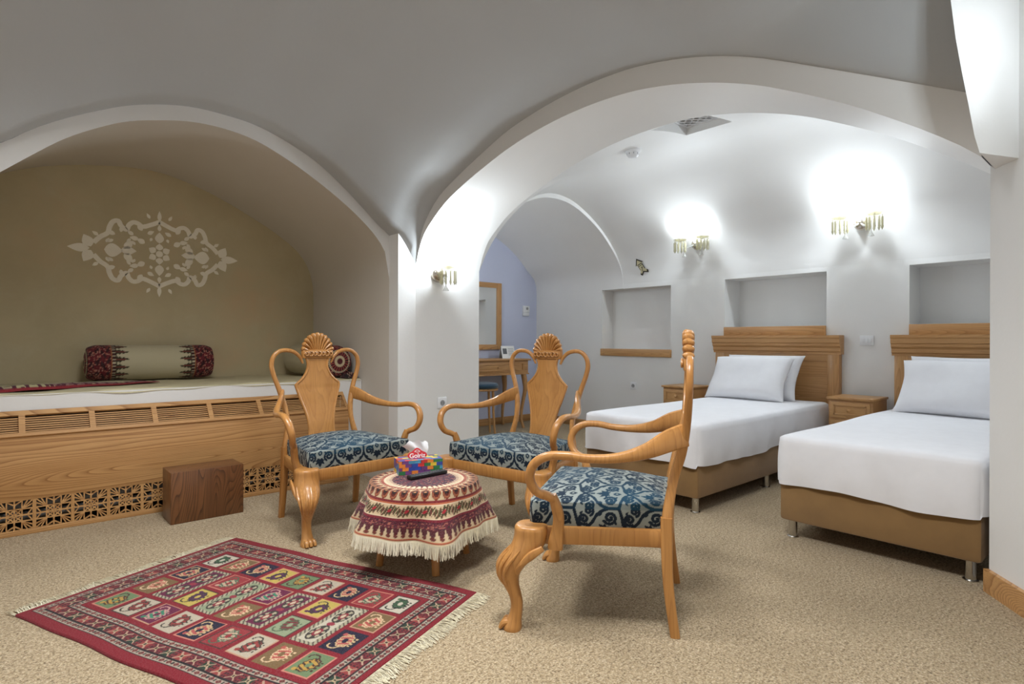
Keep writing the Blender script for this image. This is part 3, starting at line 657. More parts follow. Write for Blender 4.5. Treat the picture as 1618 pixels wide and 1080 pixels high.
    m.build('pile', 'woven', t, cols=I.reshape(-1, 3), ang=80)
    for end in (0, 1):
        f = MB(); y0_ = -.001 if end == 0 else -Ln+.001; sg = 1 if end == 0 else -1
        for k in range(520):
            x = Wd*(k+rnd.random())/520; ln = .05+.022*rnd.random()+.008*math.sin(x*23); sw = rnd.gauss(0, .012)+.012*math.sin(x*31); w_ = .0011
            zz = .0045+rnd.random()*.006; P = [(x, y0_, .006), (x+sw*.4, y0_+sg*ln*.5, zz), (x+sw, y0_+sg*ln, .0025)]
            f.sweep(P, .0024, .0018, (1, 0, 0), 3, 3, cap=False, smooth=False)
        o = f.build('fringe', 'cream_fringe', t); o['kind'] = 'stuff'
rug()

# ================================================================== ARMCHAIRS
def damask_tile(n=200):
    """one repeat of a scrolling ogee damask drawn with strokes and leaves"""
    c = (np.arange(n)+.5)/n-.5; X, Y = np.meshgrid(c, c); m = np.zeros((n, n), bool)
    def stroke(pts, w0, w1=None, k=120):
        q = catmull([(a, b, 0) for a, b in pts], k)[:, :2]; w1 = w0 if w1 is None else w1
        for i, (a, b) in enumerate(q):
            w = w0+(w1-w0)*i/(k-1)
            for sx in (1, -1):
                dx = (X-sx*a+.5) % 1-.5; dy = (Y-b+.5) % 1-.5; m[(dx*dx+dy*dy) < w*w] = True
    def spiral(cx, cy, r0, r1, a0, turns, w0, w1):
        t = np.linspace(0, 1, 26); a = math.radians(a0)+t*turns*2*math.pi; r = r0+(r1-r0)*t
        stroke([(cx+q*math.cos(x), cy+q*math.sin(x)) for q, x in zip(r, a)], w0, w1, 140)
    def leaf(cx, cy, ang, ln, w):
        an = math.radians(ang)
        for sx in (1, -1):
            dx = (X-sx*cx+.5) % 1-.5; dy = (Y-cy+.5) % 1-.5; ax = sx*math.cos(an)*dx+math.sin(an)*dy; ay = -sx*math.cos(an)*dy*0+(-math.sin(an)*dx+sx*math.cos(an)*dy)
            k = np.clip(ax/ln, 0, 1); m[(ax > 0) & (ax < ln) & (np.abs(ay) < w*np.sin(math.pi*k**.7))] = True
    stroke([(.5, -.5), (.49, -.24), (.38, -.04), (.17, .1), (0, .29)], .036); stroke([(0, .29), (.12, .40), (.3, .44), (.5, .5)], .034)
    spiral(.29, -.30, .15, .03, 120, 1.5, .034, .036); spiral(.25, .27, .13, .02, -150, -1.5, .034, .034); spiral(.44, .16, .11, .03, 200, 1.2, .03, .03)
    stroke([(0, -.5), (.05, -.42), (0, -.36)], .022)
    for a_, l_, w_ in ((90, .25, .06), (45, .21, .048), (5, .17, .04), (135, .21, .048), (-35, .12, .03)): leaf(0, -.20, a_, l_, w_)
    leaf(0, .06, 90, .16, .035); leaf(.12, .30, 60, .12, .035); leaf(.36, .36, -40, .1, .03); leaf(.42, -.12, 150, .12, .03); leaf(.13, -.44, 20, .1, .03)
    return m
TILE = damask_tile()
def damask(a, b, teal):
    n = TILE.shape[0]; P = .16; i = ((a/P) % 1*n).astype(int) % n; j = ((b/P) % 1*n).astype(int) % n; m = TILE[j, i]
    ground = lin((142, 148, 142)); navy = lin((9, 20, 36)); tl = lin((8, 58, 80))
    k = np.clip(teal, 0, 1)[..., None]; return np.where(m[..., None], navy*(1-k)+tl*k, ground*(1-.35*k)+tl*.35*k)
def cushion_mesh():
    n = 300; ext = 1.36; p = np.linspace(-ext, ext, n); PX, PY = np.meshgrid(p, p)
    ex, ey = np.maximum(np.abs(PX)-1, 0), np.maximum(np.abs(PY)-1, 0); e = np.maximum(ex, ey)/(ext-1)
    cx_, cy_ = np.clip(PX, -1, 1), np.clip(PY, -1, 1)
    # rounded corners in plan
    rr = .13; ax, ay = np.abs(cx_), np.abs(cy_); qx, qy = np.maximum(ax-(1-rr), 0)/rr, np.maximum(ay-(1-rr), 0)/rr; ln = np.hypot(qx, qy); mx = np.maximum(qx, qy)
    sc = np.where(ln > 1e-6, mx/np.maximum(ln, 1e-6), 1); ax2 = np.where((qx > 0) & (qy > 0), (1-rr)+qx*sc*rr, ax); ay2 = np.where((qx > 0) & (qy > 0), (1-rr)+qy*sc*rr, ay)
    cx2, cy2 = np.sign(cx_)*ax2, np.sign(cy_)*ay2
    yy = .262+cy2*.248; half = .222+(yy-.014)/.496*(.318-.222)
    R = np.maximum(np.abs(cx2), np.abs(cy2)); top = .462+.044*(1-np.abs(cx2)**2.6)*(1-np.abs(cy2)**2.6)
    z = np.where(e > 0, .462-(e**1.0)*.092, top); bulge = 1+.012*np.sin(np.clip(e, 0, 1)*math.pi)-.02*(e <= 0)*R**14
    V = np.stack([cx2*half*bulge, .262+(yy-.262)*bulge, z], -1)
    a = np.sign(PX)*np.maximum(np.abs(PX)-1, 0)/(ext-1)*.092+cx_*.30; b = np.sign(PY)*np.maximum(np.abs(PY)-1, 0)/(ext-1)*.092+cy_*.248
    teal_sheen = np.where(e > .25, .12, .55+.35*np.sin(PX*3+1)*np.sin(PY*2.3))  # teal waves on the top paint the fabric's sheen into its colour
    m = MB(); m.grid(V, flip=True); return m, damask(a+.0, b+.235, teal_sheen).reshape(-1, 3)
def make_chair(label):
    t = thing('armchair', label, 'armchair', group='carved armchairs around the small table')
    Wm = 'chair_wood'
    NOFIX.add('seat_cushion'); m, c = cushion_mesh(); m.build('seat_cushion', 'damask', t, cols=c, ang=70)
    # seat frame: front rail, side rails, back rail
    m = MB()
    m.sweep([(-.33, .498, .34), (0, .515, .34), (.33, .498, .34)], .064, .03, (0, 0, 1), 12, 12, 6)
    for s in (1, -1): m.sweep([(s*.228, .01, .343), (s*.272, .25, .343), (s*.322, .49, .343)], .064, .032, (0, 0, 1), 8, 12, 6)
    m.sweep([(-.23, .012, .35), (.23, .012, .35)], .075, .03, (0, 0, 1), 3, 12, 6); m.build('seat_frame', Wm, t)
    MB().box(-.215, .215, .0, .03, .36, .42, .006).build('back_shoe', Wm, t)
    # splat
    prof = [(.422, .098), (.45, .088), (.53, .083), (.61, .097), (.70, .126), (.74, .137), (.772, .146), (.776, .1455), (.790, .128), (.812, .105), (.835, .086), (.86, .073), (.89, .066), (.92, .070), (.95, .084), (.985, .096)]
    pz = catmull([(z, w_, 0) for z, w_ in prof], 60); ybk = lambda z: np.interp(z, [0, .1, .21, .36, .41, .54, .66, .75, .9, 1.02, 1.1], [-.011, .005, .017, .021, .02, .0, -.030, -.046, -.055, -.057, -.058])
    V = []
    for z, w_ in pz[:, :2]:
        y = float(ybk(z)); V.append([(-w_, y+.008, z), (-w_+.012, y+.010, z), (0, y+.0105, z), (w_-.012, y+.010, z), (w_, y+.008, z), (w_, y-.008, z), (0, y-.010, z), (-w_, y-.008, z)])
    m = MB(); m.grid(np.array(V), True); m.f += [tuple(range(8)), tuple(range(59*8, 60*8))]; m.mi += [0, 0]; sp = m.build('splat', Wm, t)
    for s in (1, -1):
        q = [(s*(w_-.004), float(ybk(z))+.008, z) for z, w_ in pz[::3, :2]]
        MB().sweep(q, .014, .016, (0, 1, 0), 40, 8).build('edge_moulding', Wm, sp)
    # shell crest: base band and fluted fan
    cr = thing_part('shell_crest', t)
    m = MB(); m.box(-.1, .1, -.074, -.036, .935, .99, .008); m.build('crest_band', Wm, cr)
    for k in range(-3, 4):
        r_ = .018 if k % 2 == 0 else .014
        m = MB(); a = np.linspace(0, 2*math.pi*1.2, 14); q = [(k*.026+(r_*(1-.5*i/13))*math.cos(x), -.031, .962+(r_*(1-.5*i/13))*math.sin(x)) for i, x in enumerate(a)]
        m.sweep(q, .010, .008, (0, 1, 0), 20, 6); m.build('scroll', Wm, cr)
    nf = 11
    for k in range(nf):
        f = (k-(nf-1)/2)/((nf-1)/2); an = f*math.radians(82); bw_ = 1-.25*abs(f)
        bx, bz = f*.045, .978
        ex_, ez = .104*math.sin(an), .982+.113*math.cos(an)
        q = [(bx, -.055, bz), (bx+(ex_-bx)*.42, -.055, bz+(ez-bz)*.55), (bx+(ex_-bx)*.93, -.055, bz+(ez-bz)*.95), (ex_, -.056, ez)]
        MB().sweep(q, [.03, .040, .038, .022], [.010, .019, .027, .018], (0, 1, 0), 14, 10).build('flute', Wm, cr)
    for s in (1, -1):
        # rear leg
        q = [(s*.243, -.011, 0), (s*.241, .004, .1), (s*.239, .016, .21), (s*.236, .02, .33), (s*.234, .021, .42)]
        MB().sweep(q, [.034, .036, .038, .042, .042], [.030, .032, .036, .040, .040], (0, 1, 0), 14, 14, 5).build('leg', Wm, t)
        # back stile with its loop
        q = [(s*.234, .02, .38), (s*.228, .016, .44), (s*.208, -.006, .56), (s*.216, -.030, .65), (s*.243, -.047, .755), (s*.276, -.054, .85), (s*.285, -.056, .90), (s*.272, -.057, .95), (s*.235, -.058, .981), (s*.19, -.058, .986), (s*.145, -.058, .974), (s*.112, -.057, .945), (s*.092, -.056, .905)]
        MB().sweep(q, [.04, .038, .034, .036, .03, .027, .026, .025, .025, .025, .024, .022, .014], [.042, .036, .026, .03, .028, .027, .027, .026, .025, .025, .024, .020, .012], (0, 1, 0), 60, 12, 2.6).build('back_stile', Wm, t)
        # arm
        q = [(s*.226, -.042, .715), (s*.252, .005, .700), (s*.305, .09, .664), (s*.352, .18, .645), (s*.385, .28, .643), (s*.402, .36, .652), (s*.408, .425, .645), (s*.406, .47, .612), (s*.398, .484, .562), (s*.383, .463, .516), (s*.365, .425, .497), (s*.353, .405, .484)]
        MB().sweep(q, [.026, .030, .034, .036, .034, .034, .036, .038, .036, .034, .034, .03], [.085, .08, .055, .037, .031, .031, .032, .034, .033, .032, .032, .03], (1, 0, 0), 56, 12, 2.4).build('arm', Wm, t)
        q = [(s*.355, .412, .50), (s*.349, .403, .47), (s*.340, .392, .42), (s*.331, .397, .37), (s*.329, .405, .325), (s*.329, .406, .30)]
        MB().sweep(q, [.028, .034, .034, .036, .038, .036], [.028, .036, .04, .044, .056, .056], (1, 0, 0), 20, 12, 3).build('arm_support', Wm, t)
        # cabriole front leg
        zz = [.382, .375, .34, .30, .265, .235, .20, .165, .13, .10, .06, .03, .008, 0]
        yc = [.497, .497, .498, .512, .540, .562, .573, .566, .552, .545, .548, .556, .560, .560]
        wy = [.085, .118, .122, .122, .118, .102, .078, .058, .046, .044, .046, .056, .066, .064]
        xc = [.322, .322, .322, .328, .336, .344, .35, .35, .348, .346, .345, .345, .345, .345]
        wx = [.085, .118, .122, .122, .116, .10, .08, .062, .05, .046, .05, .062, .074, .072]
        m = MB(); a = np.linspace(0, 2*math.pi, 20, endpoint=False); Vv = []
        D = catmull(np.c_[zz, yc, wy, xc, wx], 40)
        for z, y, w1, x, w2 in D:
            Vv.append(np.stack([s*x+w2/2*np.sign(np.cos(a))*np.abs(np.cos(a))**.85, y+w1/2*np.sign(np.sin(a))*np.abs(np.sin(a))**.85, np.full(20, max(0, z))], 1))
        m.grid(np.array(Vv), True); m.f += [tuple(range(20)), tuple(range(39*20, 40*20))]; m.mi += [0, 0]; lg = m.build('leg', Wm, t)
        # carved acanthus on the knee
        for k in range(5):
            ph = (k-2)*.42+math.radians(58); dx_, dy_ = s*math.cos(ph), math.sin(ph)
            def on(z, g): 
                y, w1, x, w2 = [np.interp(z, zz[::-1], c_[::-1]) for c_ in (yc, wy, xc, wx)]
                return (s*x+dx_*w2/2*g, y+dy_*w1/2*g, z)
            q = [on(.30, .99), on(.265, 1.03), on(.235, 1.05), on(.20, 1.04), on(.165, 1.0)]
            MB().sweep(q, [.004, .013, .015, .011, .004], [.004, .013, .015, .011, .004], (dx_, dy_, 0), 14, 8).build('carved_leaf', Wm, lg)
        q = [(s*.265, .505, .315), (s*.285, .535, .285), (s*.31, .566, .25), (s*.335, .60, .215)]
        MB().sweep(q, [.012, .022, .02, .006], [.02, .03, .02, .006], (0, 1, 0), 14, 8).build('carved_leaf', Wm, lg)
        q = [(s*.382, .44, .315), (s*.388, .48, .288), (s*.388, .52, .25), (s*.375, .56, .21)]
        MB().sweep(q, [.012, .02, .018, .006], [.02, .03, .02, .006], (1, 0, 0), 14, 8).build('carved_leaf', Wm, lg)
        for k in (-1, 0, 1):
            MB().sweep([(s*.345+k*.018, .565, .030), (s*.345+k*.02, .590, .024), (s*.345+k*.022, .602, .006)], [.018, .02, .016], [.018, .022, .014], (1, 0, 0), 8, 8).build('toe', Wm, lg)
    return t
def thing_part(name, parent):
    o = bpy.data.objects.new(name, None); COL.objects.link(o); o.parent = parent; o.empty_display_size = .05; return o
ch0 = make_chair('carved armchair with shell crest in front of the alcove bench, facing the camera')
ch0.location = (1.514, 3.478, 0); ch0.rotation_euler.z = math.radians(182.7)
ch1 = copy_tree(ch0); ch1['label'] = 'carved armchair with shell crest between the small table and the further bed'
ch1.location = (2.517, 2.539, 0); ch1.rotation_euler.z = math.radians(100.8)
ch2 = copy_tree(ch0); ch2['label'] = 'carved armchair nearest the camera, seen from its side'
ch2.location = (2.007, 1.29, 0); ch2.rotation_euler.z = math.radians(32.1)

# ================================================================== SMALL TABLE, CLOTH AND WHAT LIES ON IT
TC = (1.543, 2.362); TZ = .382
t = thing('small_table', 'small round low table with four turned legs under a fringed cloth', 'table', (*TC, 0))
MB().lathe([(.235, TZ-.024), (.245, TZ-.018), (.245, TZ-.004), (.24, TZ-.0005)], 40).build('table_top', 'ash_wood', t)
ra = math.atan2(2.431-TC[1], 1.341-TC[0])
for k in range(4):
    a = ra+k*math.pi/2; r1, r0 = .16, .213
    P = [(r*math.cos(a), r*math.sin(a), z) for r, z in ((r0, 0), ((r0+r1)/2, .18), (r1, TZ-.02))]
    MB().sweep(P, [.034, .040, .044], [.034, .040, .044], (0, 0, 1), 8, 14).build('leg', 'chair_wood', t)
def tablecloth():
    na, nr = 440, 130; Rt = .247; drop = .19; V = np.zeros((nr, na, 3)); Cc = np.zeros((nr, na, 3)); a = np.linspace(0, 2*math.pi, na, endpoint=False)
    view = math.atan2(-.747, -.665)
    fold = .55*np.sin(6*a+.4)+.36*np.sin(10*a+1.9)+.25*np.sin(4*a+2.2); dip = .018*np.cos(3*(a-view))+.016*np.cos(2*(a-view)) ; hemz = None
    th = a/(2*math.pi)
    for i in range(nr):
        s = (i/(nr-1))*(Rt+.012+drop)
        if s < Rt: r = np.full(na, s); z = np.full(na, .0035)
        else:
            k = (s-Rt); e = min(1, k/.03); q = max(0, k-.02)/(drop)
            r = Rt+.004+.012*math.sin(e*math.pi/2)+q*.062+q**1.2*.056*fold; z = -.5*.02*e**2-np.maximum(0, k-.012)*(.955+(dip-.0)*4.0*min(1, k/drop)*.55)
            z = z+.003
        V[i] = np.stack([r*np.cos(a), r*np.sin(a), z], 1)
        S = s
        def cell(n, lo, hi): f = (th*n) % 1-.5; y = (S-(lo+hi)/2)/((hi-lo)/2); return f*2, y
        base = np.tile(lin((192, 168, 134)), (na, 1)); c = base.copy()
        def P(mask, rgb): c[mask] = lin(rgb)
        al = np.ones(na, bool)
        if S < .152:
            h = hashn(round(S*260), np.round(th*max(10, int(S*900)))); w1 = np.sin(th*2*math.pi*14+S*60)*np.sin(S*130)
            c[:] = lin((70, 38, 54)); P(w1 > .35, (112, 44, 52)); P(h > .86, (150, 116, 96)); P(w1 < -.6, (48, 30, 52))
        elif S < .190: f, y = cell(44, .152, .190); P(al, (222, 200, 168)); P(np.abs(f) < .6*(1-(y+1)/2.2), (94, 34, 40)); P((np.abs(f) < .2) & (np.abs(y) < .5), (170, 110, 80))
        elif S < .203: P(al, (126, 44, 40)); f, y = cell(90, .190, .203); P(np.abs(f) < .3, (196, 130, 100))
        elif S < .214: f, y = cell(70, .203, .214); P((f**2/.5+y**2/.5) < 1, (116, 50, 46))
        elif S < .284:                                        # row of paisleys
            f, y = cell(34, .214, .284); f = f+.25*y*np.abs(y); d = (f/.92)**2+(y/.97)**2; P(d < 1, (120, 52, 34)); P(d < .74, (168, 100, 66)); P(d < .56, (92, 34, 28)); P((d < .30), (44, 32, 28)); P((d < .06), (190, 130, 84))
        elif S < .300: P(al, (116, 34, 36)) if S < .294 else P(al, (176, 96, 64))
        elif S < .306: P(al, (220, 200, 170))
        elif S < .352:                                        # garland of leaves and rosettes
            f, y = cell(22, .306, .352); off = .25*np.sin(th*2*math.pi*22); yy = y-off; d = f**2*2.4+yy**2*2.2
            lv = (np.abs(yy) < .78+.22*np.sin(th*2*math.pi*88)) & (np.sin(th*2*math.pi*110+yy*5) > -.82); P(lv, (72, 68, 38)); P(lv & (np.sin(th*2*math.pi*128) > .5), (96, 44, 36)); P((d < .55) & (np.cos(np.arctan2(yy, f)*5) > -.2), (60, 44, 30)); P(d < .2, (156, 34, 44))
        elif S < .357: P(al, (214, 192, 160))
        elif S < .371: P(al, (112, 28, 40)) if S < .366 else P(al, (70, 24, 36))
        elif S < .394: h = hashn(np.round(th*300), round(S*300)); P(al, (92, 34, 46)); P(h > .8, (160, 96, 80)); P(h < .15, (50, 26, 30))
        elif S < .437:
            f, y = cell(60, .394, .437); P((np.abs(f) < 1.0*(1-(y+1)/2.3)) & (y < .5), (78, 30, 36)); d = (f/.62)**2+((y-.5)/.3)**2; P(d < 1, (100, 44, 36)); 
        elif S < .440: P(al, (170, 90, 56))
        elif S < .444: P(al, (130, 60, 44))
        Cc[i] = c
    V[0] = (0, 0, .0035); m = MB(); NOFIX.add('cloth'); m.grid(V, True, 0, True)
    t = thing('tablecloth', 'round maroon and cream patterned tablecloth with long white fringe', 'tablecloth', (*TC, TZ))
    m.build('cloth', 'termeh', t, cols=Cc.reshape(-1, 3), ang=89)
    f = MB(); hem = V[-1]
    for k in range(1100):
        x = k/1100*na; i0 = int(x) % na; p = hem[i0]+(hem[(i0+1) % na]-hem[i0])*(x-int(x)); d = np.array([p[0], p[1], 0]); d /= np.linalg.norm(d)
        ln = .050+.010*rnd.random(); tg = np.array([-d[1], d[0], 0]); sw = rnd.gauss(0, .004)+.006*math.sin(k*.35)
        q = [p+(0, 0, .002), p+d*.004+tg*sw*.4+(0, 0, -ln*.5), p+d*(.007+rnd.gauss(0, .003))+tg*sw+(0, 0, -ln)]
        f.sweep(q, .0026, .0022, tuple(tg), 3, 3, cap=False, smooth=False)
    o = f.build('fringe', 'cream_fringe', t); o['kind'] = 'stuff'
tablecloth()
def text_mesh(name, body, size, mat, parent, loc, rot, ext=.0004):
    cu = bpy.data.curves.new(name, 'FONT'); cu.body = body; cu.size = size; cu.align_x = 'CENTER'; cu.align_y = 'CENTER'; cu.extrude = ext; cu.offset = size*.012
    tmp = bpy.data.objects.new(name+'_tmp', cu); COL.objects.link(tmp); dg = bpy.context.evaluated_depsgraph_get()
    me = bpy.data.meshes.new_from_object(tmp.evaluated_get(dg)); bpy.data.objects.remove(tmp); bpy.data.curves.remove(cu)
    me.name = name; me.materials.clear(); me.materials.append(M[mat]); o = bpy.data.objects.new(name, me); COL.objects.link(o); o.parent = parent; o.location = loc; o.rotation_euler = rot; return o
# tissue box: building-brick print
BZ = TZ+.0045; bang = math.atan2(-.071, .209)
t = thing('tissue_box', 'tissue box printed with colourful toy bricks and a red label', 'tissue box', (1.605, 2.512, BZ), bang)
BL, BD, BH = .222, .118, .068
pal = [(200, 52, 48), (44, 70, 160), (226, 190, 60), (46, 120, 72), (226, 130, 50), (70, 140, 170), (110, 60, 120)]
def brick_face(nu, nv, f, seed, bw, bh):
    m = MB(); V = []; cc = []; rs = random.Random(seed); tab = {}
    for j in range(nv+1):
        row = []
        for i in range(nu+1):
            row.append(f(i/nu, j/nv)); a, b = i/nu, j/nv
            bj = int(b*bh*.999); bi = int((a*bw+(.5 if bj % 2 else 0))); key = (bi, bj)
            if key not in tab: tab[key] = rs.choice(pal)
            fa, fb = (a*bw+(.5 if bj % 2 else 0)) % 1, (b*bh) % 1; c = np.array(tab[key], float)
            if fb > .84 or fa < .04: c = c*.6
            elif (fa*4) % 1 > .25 and (fa*4) % 1 < .75 and .25 < fb < .6 and key[0] % 2: c = np.minimum(255, c*1.25)
            cc.append(lin(c))
        V.append(row)
    m.grid(V); return m, np.array(cc)
fs = [('front_panel', lambda a, b: (-BL/2+BL*a, -BD/2, BH*b), 66, 24, 11, 7, 4), ('back_panel', lambda a, b: (BL/2-BL*a, BD/2, BH*b), 40, 16, 12, 7, 4), ('side_panel', lambda a, b: (-BL/2, BD/2-BD*b*0-BD*a, BH*b), 40, 24, 13, 4, 4), ('side_panel', lambda a, b: (BL/2, -BD/2+BD*a, BH*b), 40, 24, 14, 4, 4), ('top_panel', lambda a, b: (-BL/2+BL*a, -BD/2+BD*b, BH), 66, 34, 15, 7, 4)]
for nm, f, nu, nv, sd_, bw, bh in fs: m, cc = brick_face(nu, nv, f, sd_, bw, bh); m.build(nm, 'printed', t, cols=cc, smooth=False)
MB().quad((-BL/2, -BD/2, 0), (BL/2, -BD/2, 0), (BL/2, BD/2, 0), (-BL/2, BD/2, 0)).build('bottom_panel', 'paper_white', t, smooth=False)
# raised red cartouche with the name
an = np.linspace(0, 2*math.pi, 48, endpoint=False); out = [(.05*math.copysign(abs(math.cos(x))**.8, math.cos(x)), .020*math.sin(x)+(.016*math.exp(-(math.cos(x)*3.4)**2) if math.sin(x) > 0 else -.004*math.exp(-(math.cos(x)*3)**2))) for x in an]
lab = MB().prism(out, lambda p: (p[0]-.008, -.012+p[1]*.25, BH+.016+p[1]), (0, .0012, .0)).build('name_label', 'red_label', t, smooth=False)
text_mesh('lettering', 'Golriz', .032, 'paper_white', lab, (-.008, -.0134, BH+.0135), (math.radians(76), 0, 0))
m = MB().sweep([(-.022, -.0085, BH+.034), (-.008, -.0065, BH+.041), (.006, -.0085, BH+.034), (-.008, -.0095, BH+.031), (-.020, -.0085, BH+.034)], .0012, .003, (0, 1, 0), 24, 6); m.build('emblem', 'paper_white', lab)
# tissue sheet
m = MB(); V = []
for j in range(24):
    k = j/23; row = []
    for i in range(30):
        a = i/29*2-1; w_ = .018+.052*k**.8
        row.append((a*w_+.012*math.sin(k*4), .012+.012*math.sin(a*6+k*3)*k+.014*math.sin(a*3-1)*k+.01*k, BH+.085*k*(1-.25*abs(a)**2)+.006*math.sin(a*9)*k))
    V.append(row)
m.grid(V); m.build('tissue_sheet', 'tissue', t)
# remote control
t = thing('remote_control', 'black remote control lying in front of the tissue box', 'remote control', (1.578, 2.388, BZ+.001), math.radians(2))
MB().box(-.108, .108, -.021, .021, 0, .017, .005).build('remote_body', 'black_plastic', t)
k0 = None
for i in range(11):
    for j in range(3):
        x, y = -.09+i*.0165, (j-1)*.0125
        if k0 is None: k0 = MB().box(-.0048, .0048, -.0035, .0035, .0165, .0192, .0008).build('button', 'key_grey', t); o = k0
        else: o = k0.copy(); COL.objects.link(o); o.parent = t
        o.location = (x, y, 0)

# ================================================================== BEDS
def sheet_mesh(x0, x1, y0, y1, z0, z1, seed):
    n, k = 120, 70; ext = 1.3; px = np.linspace(-ext, ext, n); py = np.linspace(-ext, ext, k); PX, PY = np.meshgrid(px, py)
    rs = np.random.RandomState(seed); ph = rs.rand(12)*6.28
    e = np.clip(np.maximum(np.abs(PX)-1, np.abs(PY)-1)/(ext-1), 0, 1); cx_, cy_ = np.clip(PX, -1, 1), np.clip(PY, -1, 1)
    hx, hy = (x1-x0)/2, (y1-y0)/2; rr = .05
    X, Y = (x0+x1)/2+cx_*hx, (y0+y1)/2+cy_*hy
    # corner rounding
    ox, oy = np.maximum(np.abs(cx_)*hx-(hx-rr), 0), np.maximum(np.abs(cy_)*hy-(hy-rr), 0); l = np.hypot(ox, oy); mm = np.maximum(ox, oy); sc = np.where(l > 1e-6, mm/np.maximum(l, 1e-6), 1)
    X = np.where((ox > 0) & (oy > 0), (x0+x1)/2+np.sign(cx_)*((hx-rr)+ox*sc), X); Y = np.where((ox > 0) & (oy > 0), (y0+y1)/2+np.sign(cy_)*((hy-rr)+oy*sc), Y)
    per = np.where(np.abs(PX)-1 > np.abs(PY)-1, Y*1.0, X*1.0+3)
    edge = np.minimum((1-np.abs(cx_))*hx, (1-np.abs(cy_))*hy)
    Z = z1-.018*np.exp(-edge/.02)+.003*np.sin(X*5+Y*3+ph[0])*np.cos(Y*6+ph[1])
    hem = .008*np.sin(per*5+ph[2])+.006*np.sin(per*11+ph[3])
    Z = np.where(e > 0, z1-.018-(z1-.018-z0-hem)*e, Z)
    out = .012*np.sin(e*math.pi*.8)+.006*np.sin(per*17+ph[4])*e+.004*np.sin(per*31+ph[5]+e*3)*e
    dx_ = np.where(np.abs(PX) > 1, np.sign(PX), 0)*(np.abs(PX)-1 >= np.abs(PY)-1); dy_ = np.where(np.abs(PY) > 1, np.sign(PY), 0)*(np.abs(PY)-1 >= np.abs(PX)-1)
    V = np.stack([X+dx_*out, Y+dy_*out, Z], -1); NOFIX.add('sheet'); m = MB(); m.grid(V, flip=True); return m
def pillow_mesh(w, h, th, seed):
    n = 48; p = np.linspace(-1, 1, n); PX, PY = np.meshgrid(p, p); rs = np.random.RandomState(seed); ph = rs.rand(8)*6.28
    pin = 1-.07*(1-np.abs(PX)**2)*np.abs(PY)**3; piy = 1-.09*(1-np.abs(PY)**2)*np.abs(PX)**3
    T = th/2*((1-PX**4)*(1-PY**4))**.42*(1+.10*np.sin(PX*3+ph[0])*np.sin(PY*2+ph[1]))+.0015
    wr = .004*np.sin(PX*9+PY*6+ph[2])*(np.abs(PX)**4)+.0025*np.sin(PX*3-PY*4+ph[3])
    V1 = np.stack([PX*w/2*piy, PY*h/2*pin, T+wr], -1); V2_ = np.stack([PX*w/2*piy, PY*h/2*pin, -T+wr*.5], -1)
    m = MB(); m.grid(V1, flip=True); m.grid(V2_); return m
def bed(label, y0, y1, yh0, yh1, hbl, pls):
    t = thing('bed', label, 'bed', (4.2, (y0+y1)/2, 0), group='single beds'); og = (4.2, (y0+y1)/2, 0)
    MB().box(3.165, 5.22, y0+.008, y1-.008, .092, .33, .02).build('bed_base', 'suede', t, og)
    sheet_mesh(3.15, 5.225, y0, y1, .287, .548, int(y0*100)).build('sheet', 'white_linen', t, og, ang=70)
    for x in (3.222, 4.17, 5.12):
        for y in (y0+.058, y1-.058):
            m = MB().lathe([(.030, 0), (.030, .004), (.021, .006), (.021, .094)], 20, (x, y, 0)); m.build('leg', 'chrome', t, og)
    hb = thing('headboard', hbl, 'headboard', (5.35, (yh0+yh1)/2, 0), group='oak headboards'); og2 = (5.35, (yh0+yh1)/2, 0)
    a, b = yh0, yh1
    MB().box(5.345, 5.385, a+.1, b-.1, .10, .93, .002).build('inner_panel', 'oak_y', hb, og2)
    for q0, q1 in ((a+.012, a+.105), (b-.105, b-.012)): MB().box(5.332, 5.398, q0, q1, 0, .945, .003).build('post', 'oak_z', hb, og2)
    MB().box(5.334, 5.398, a+.1, b-.1, .88, .945, .003).build('top_rail', 'oak_y', hb, og2)
    m = MB(); pr = [(5.398, .94), (5.326, .94), (5.326, .958), (5.316, .965), (5.316, .995), (5.300, 1.012), (5.300, 1.032), (5.288, 1.04), (5.288, 1.075), (5.280, 1.083), (5.280, 1.104), (5.398, 1.104)]
    m.prism(pr, lambda p: (p[0], a-.004, p[1]), (0, b-a+.008, 0)); m.build('cornice', 'oak_y', hb, og2, smooth=False)
    MB().box(5.375, 5.4+.118, pls['n0']+.003, pls['n1']-.003, 1.1045, 1.188, .002).build('niche_board', 'oak_y', hb, og2)
    for i, (lab, x, y, z, tilt, rz_, w_, h_, th) in enumerate(pls['p']):
        o = pillow_mesh(w_, h_, th, 5+i+int(y*10)).build('pillow', 'white_linen', ang=80); o.location = (x, y, z)
        o.rotation_euler = (Matrix.Rotation(rz_, 3, 'Z') @ Matrix.Rotation(math.radians(-90), 3, 'Z') @ Matrix.Rotation(tilt, 3, 'X')).to_euler()
        tag(o, lab, 'pillow', 'white bed pillows')
    return t
bed('single bed with white sheet and brown suede base, further left beside the chairs', 1.858, 2.762, 1.815, 2.967, 'oak headboard with cornice behind the further left bed', dict(n0=1.953, n1=2.896, p=[
    ('white pillow in front on the further left bed', 4.925, 2.42, .728, math.radians(54), math.radians(3), .69, .44, .15), ('white pillow tucked behind another on the further left bed', 5.095, 2.395, .735, math.radians(60), math.radians(1), .69, .44, .12)]))
bed('single bed with white sheet and brown suede base, nearest right beside the pier', .508, 1.388, .272, 1.436, 'oak headboard with cornice behind the nearest right bed', dict(n0=.397, n1=1.34, p=[
    ('white pillow in front on the nearest right bed', 4.93, .95, .728, math.radians(56), math.radians(-3), .70, .44, .15), ('white pillow tucked behind another on the nearest right bed', 5.11, .94, .745, math.radians(63), 0, .68, .44, .12)]))
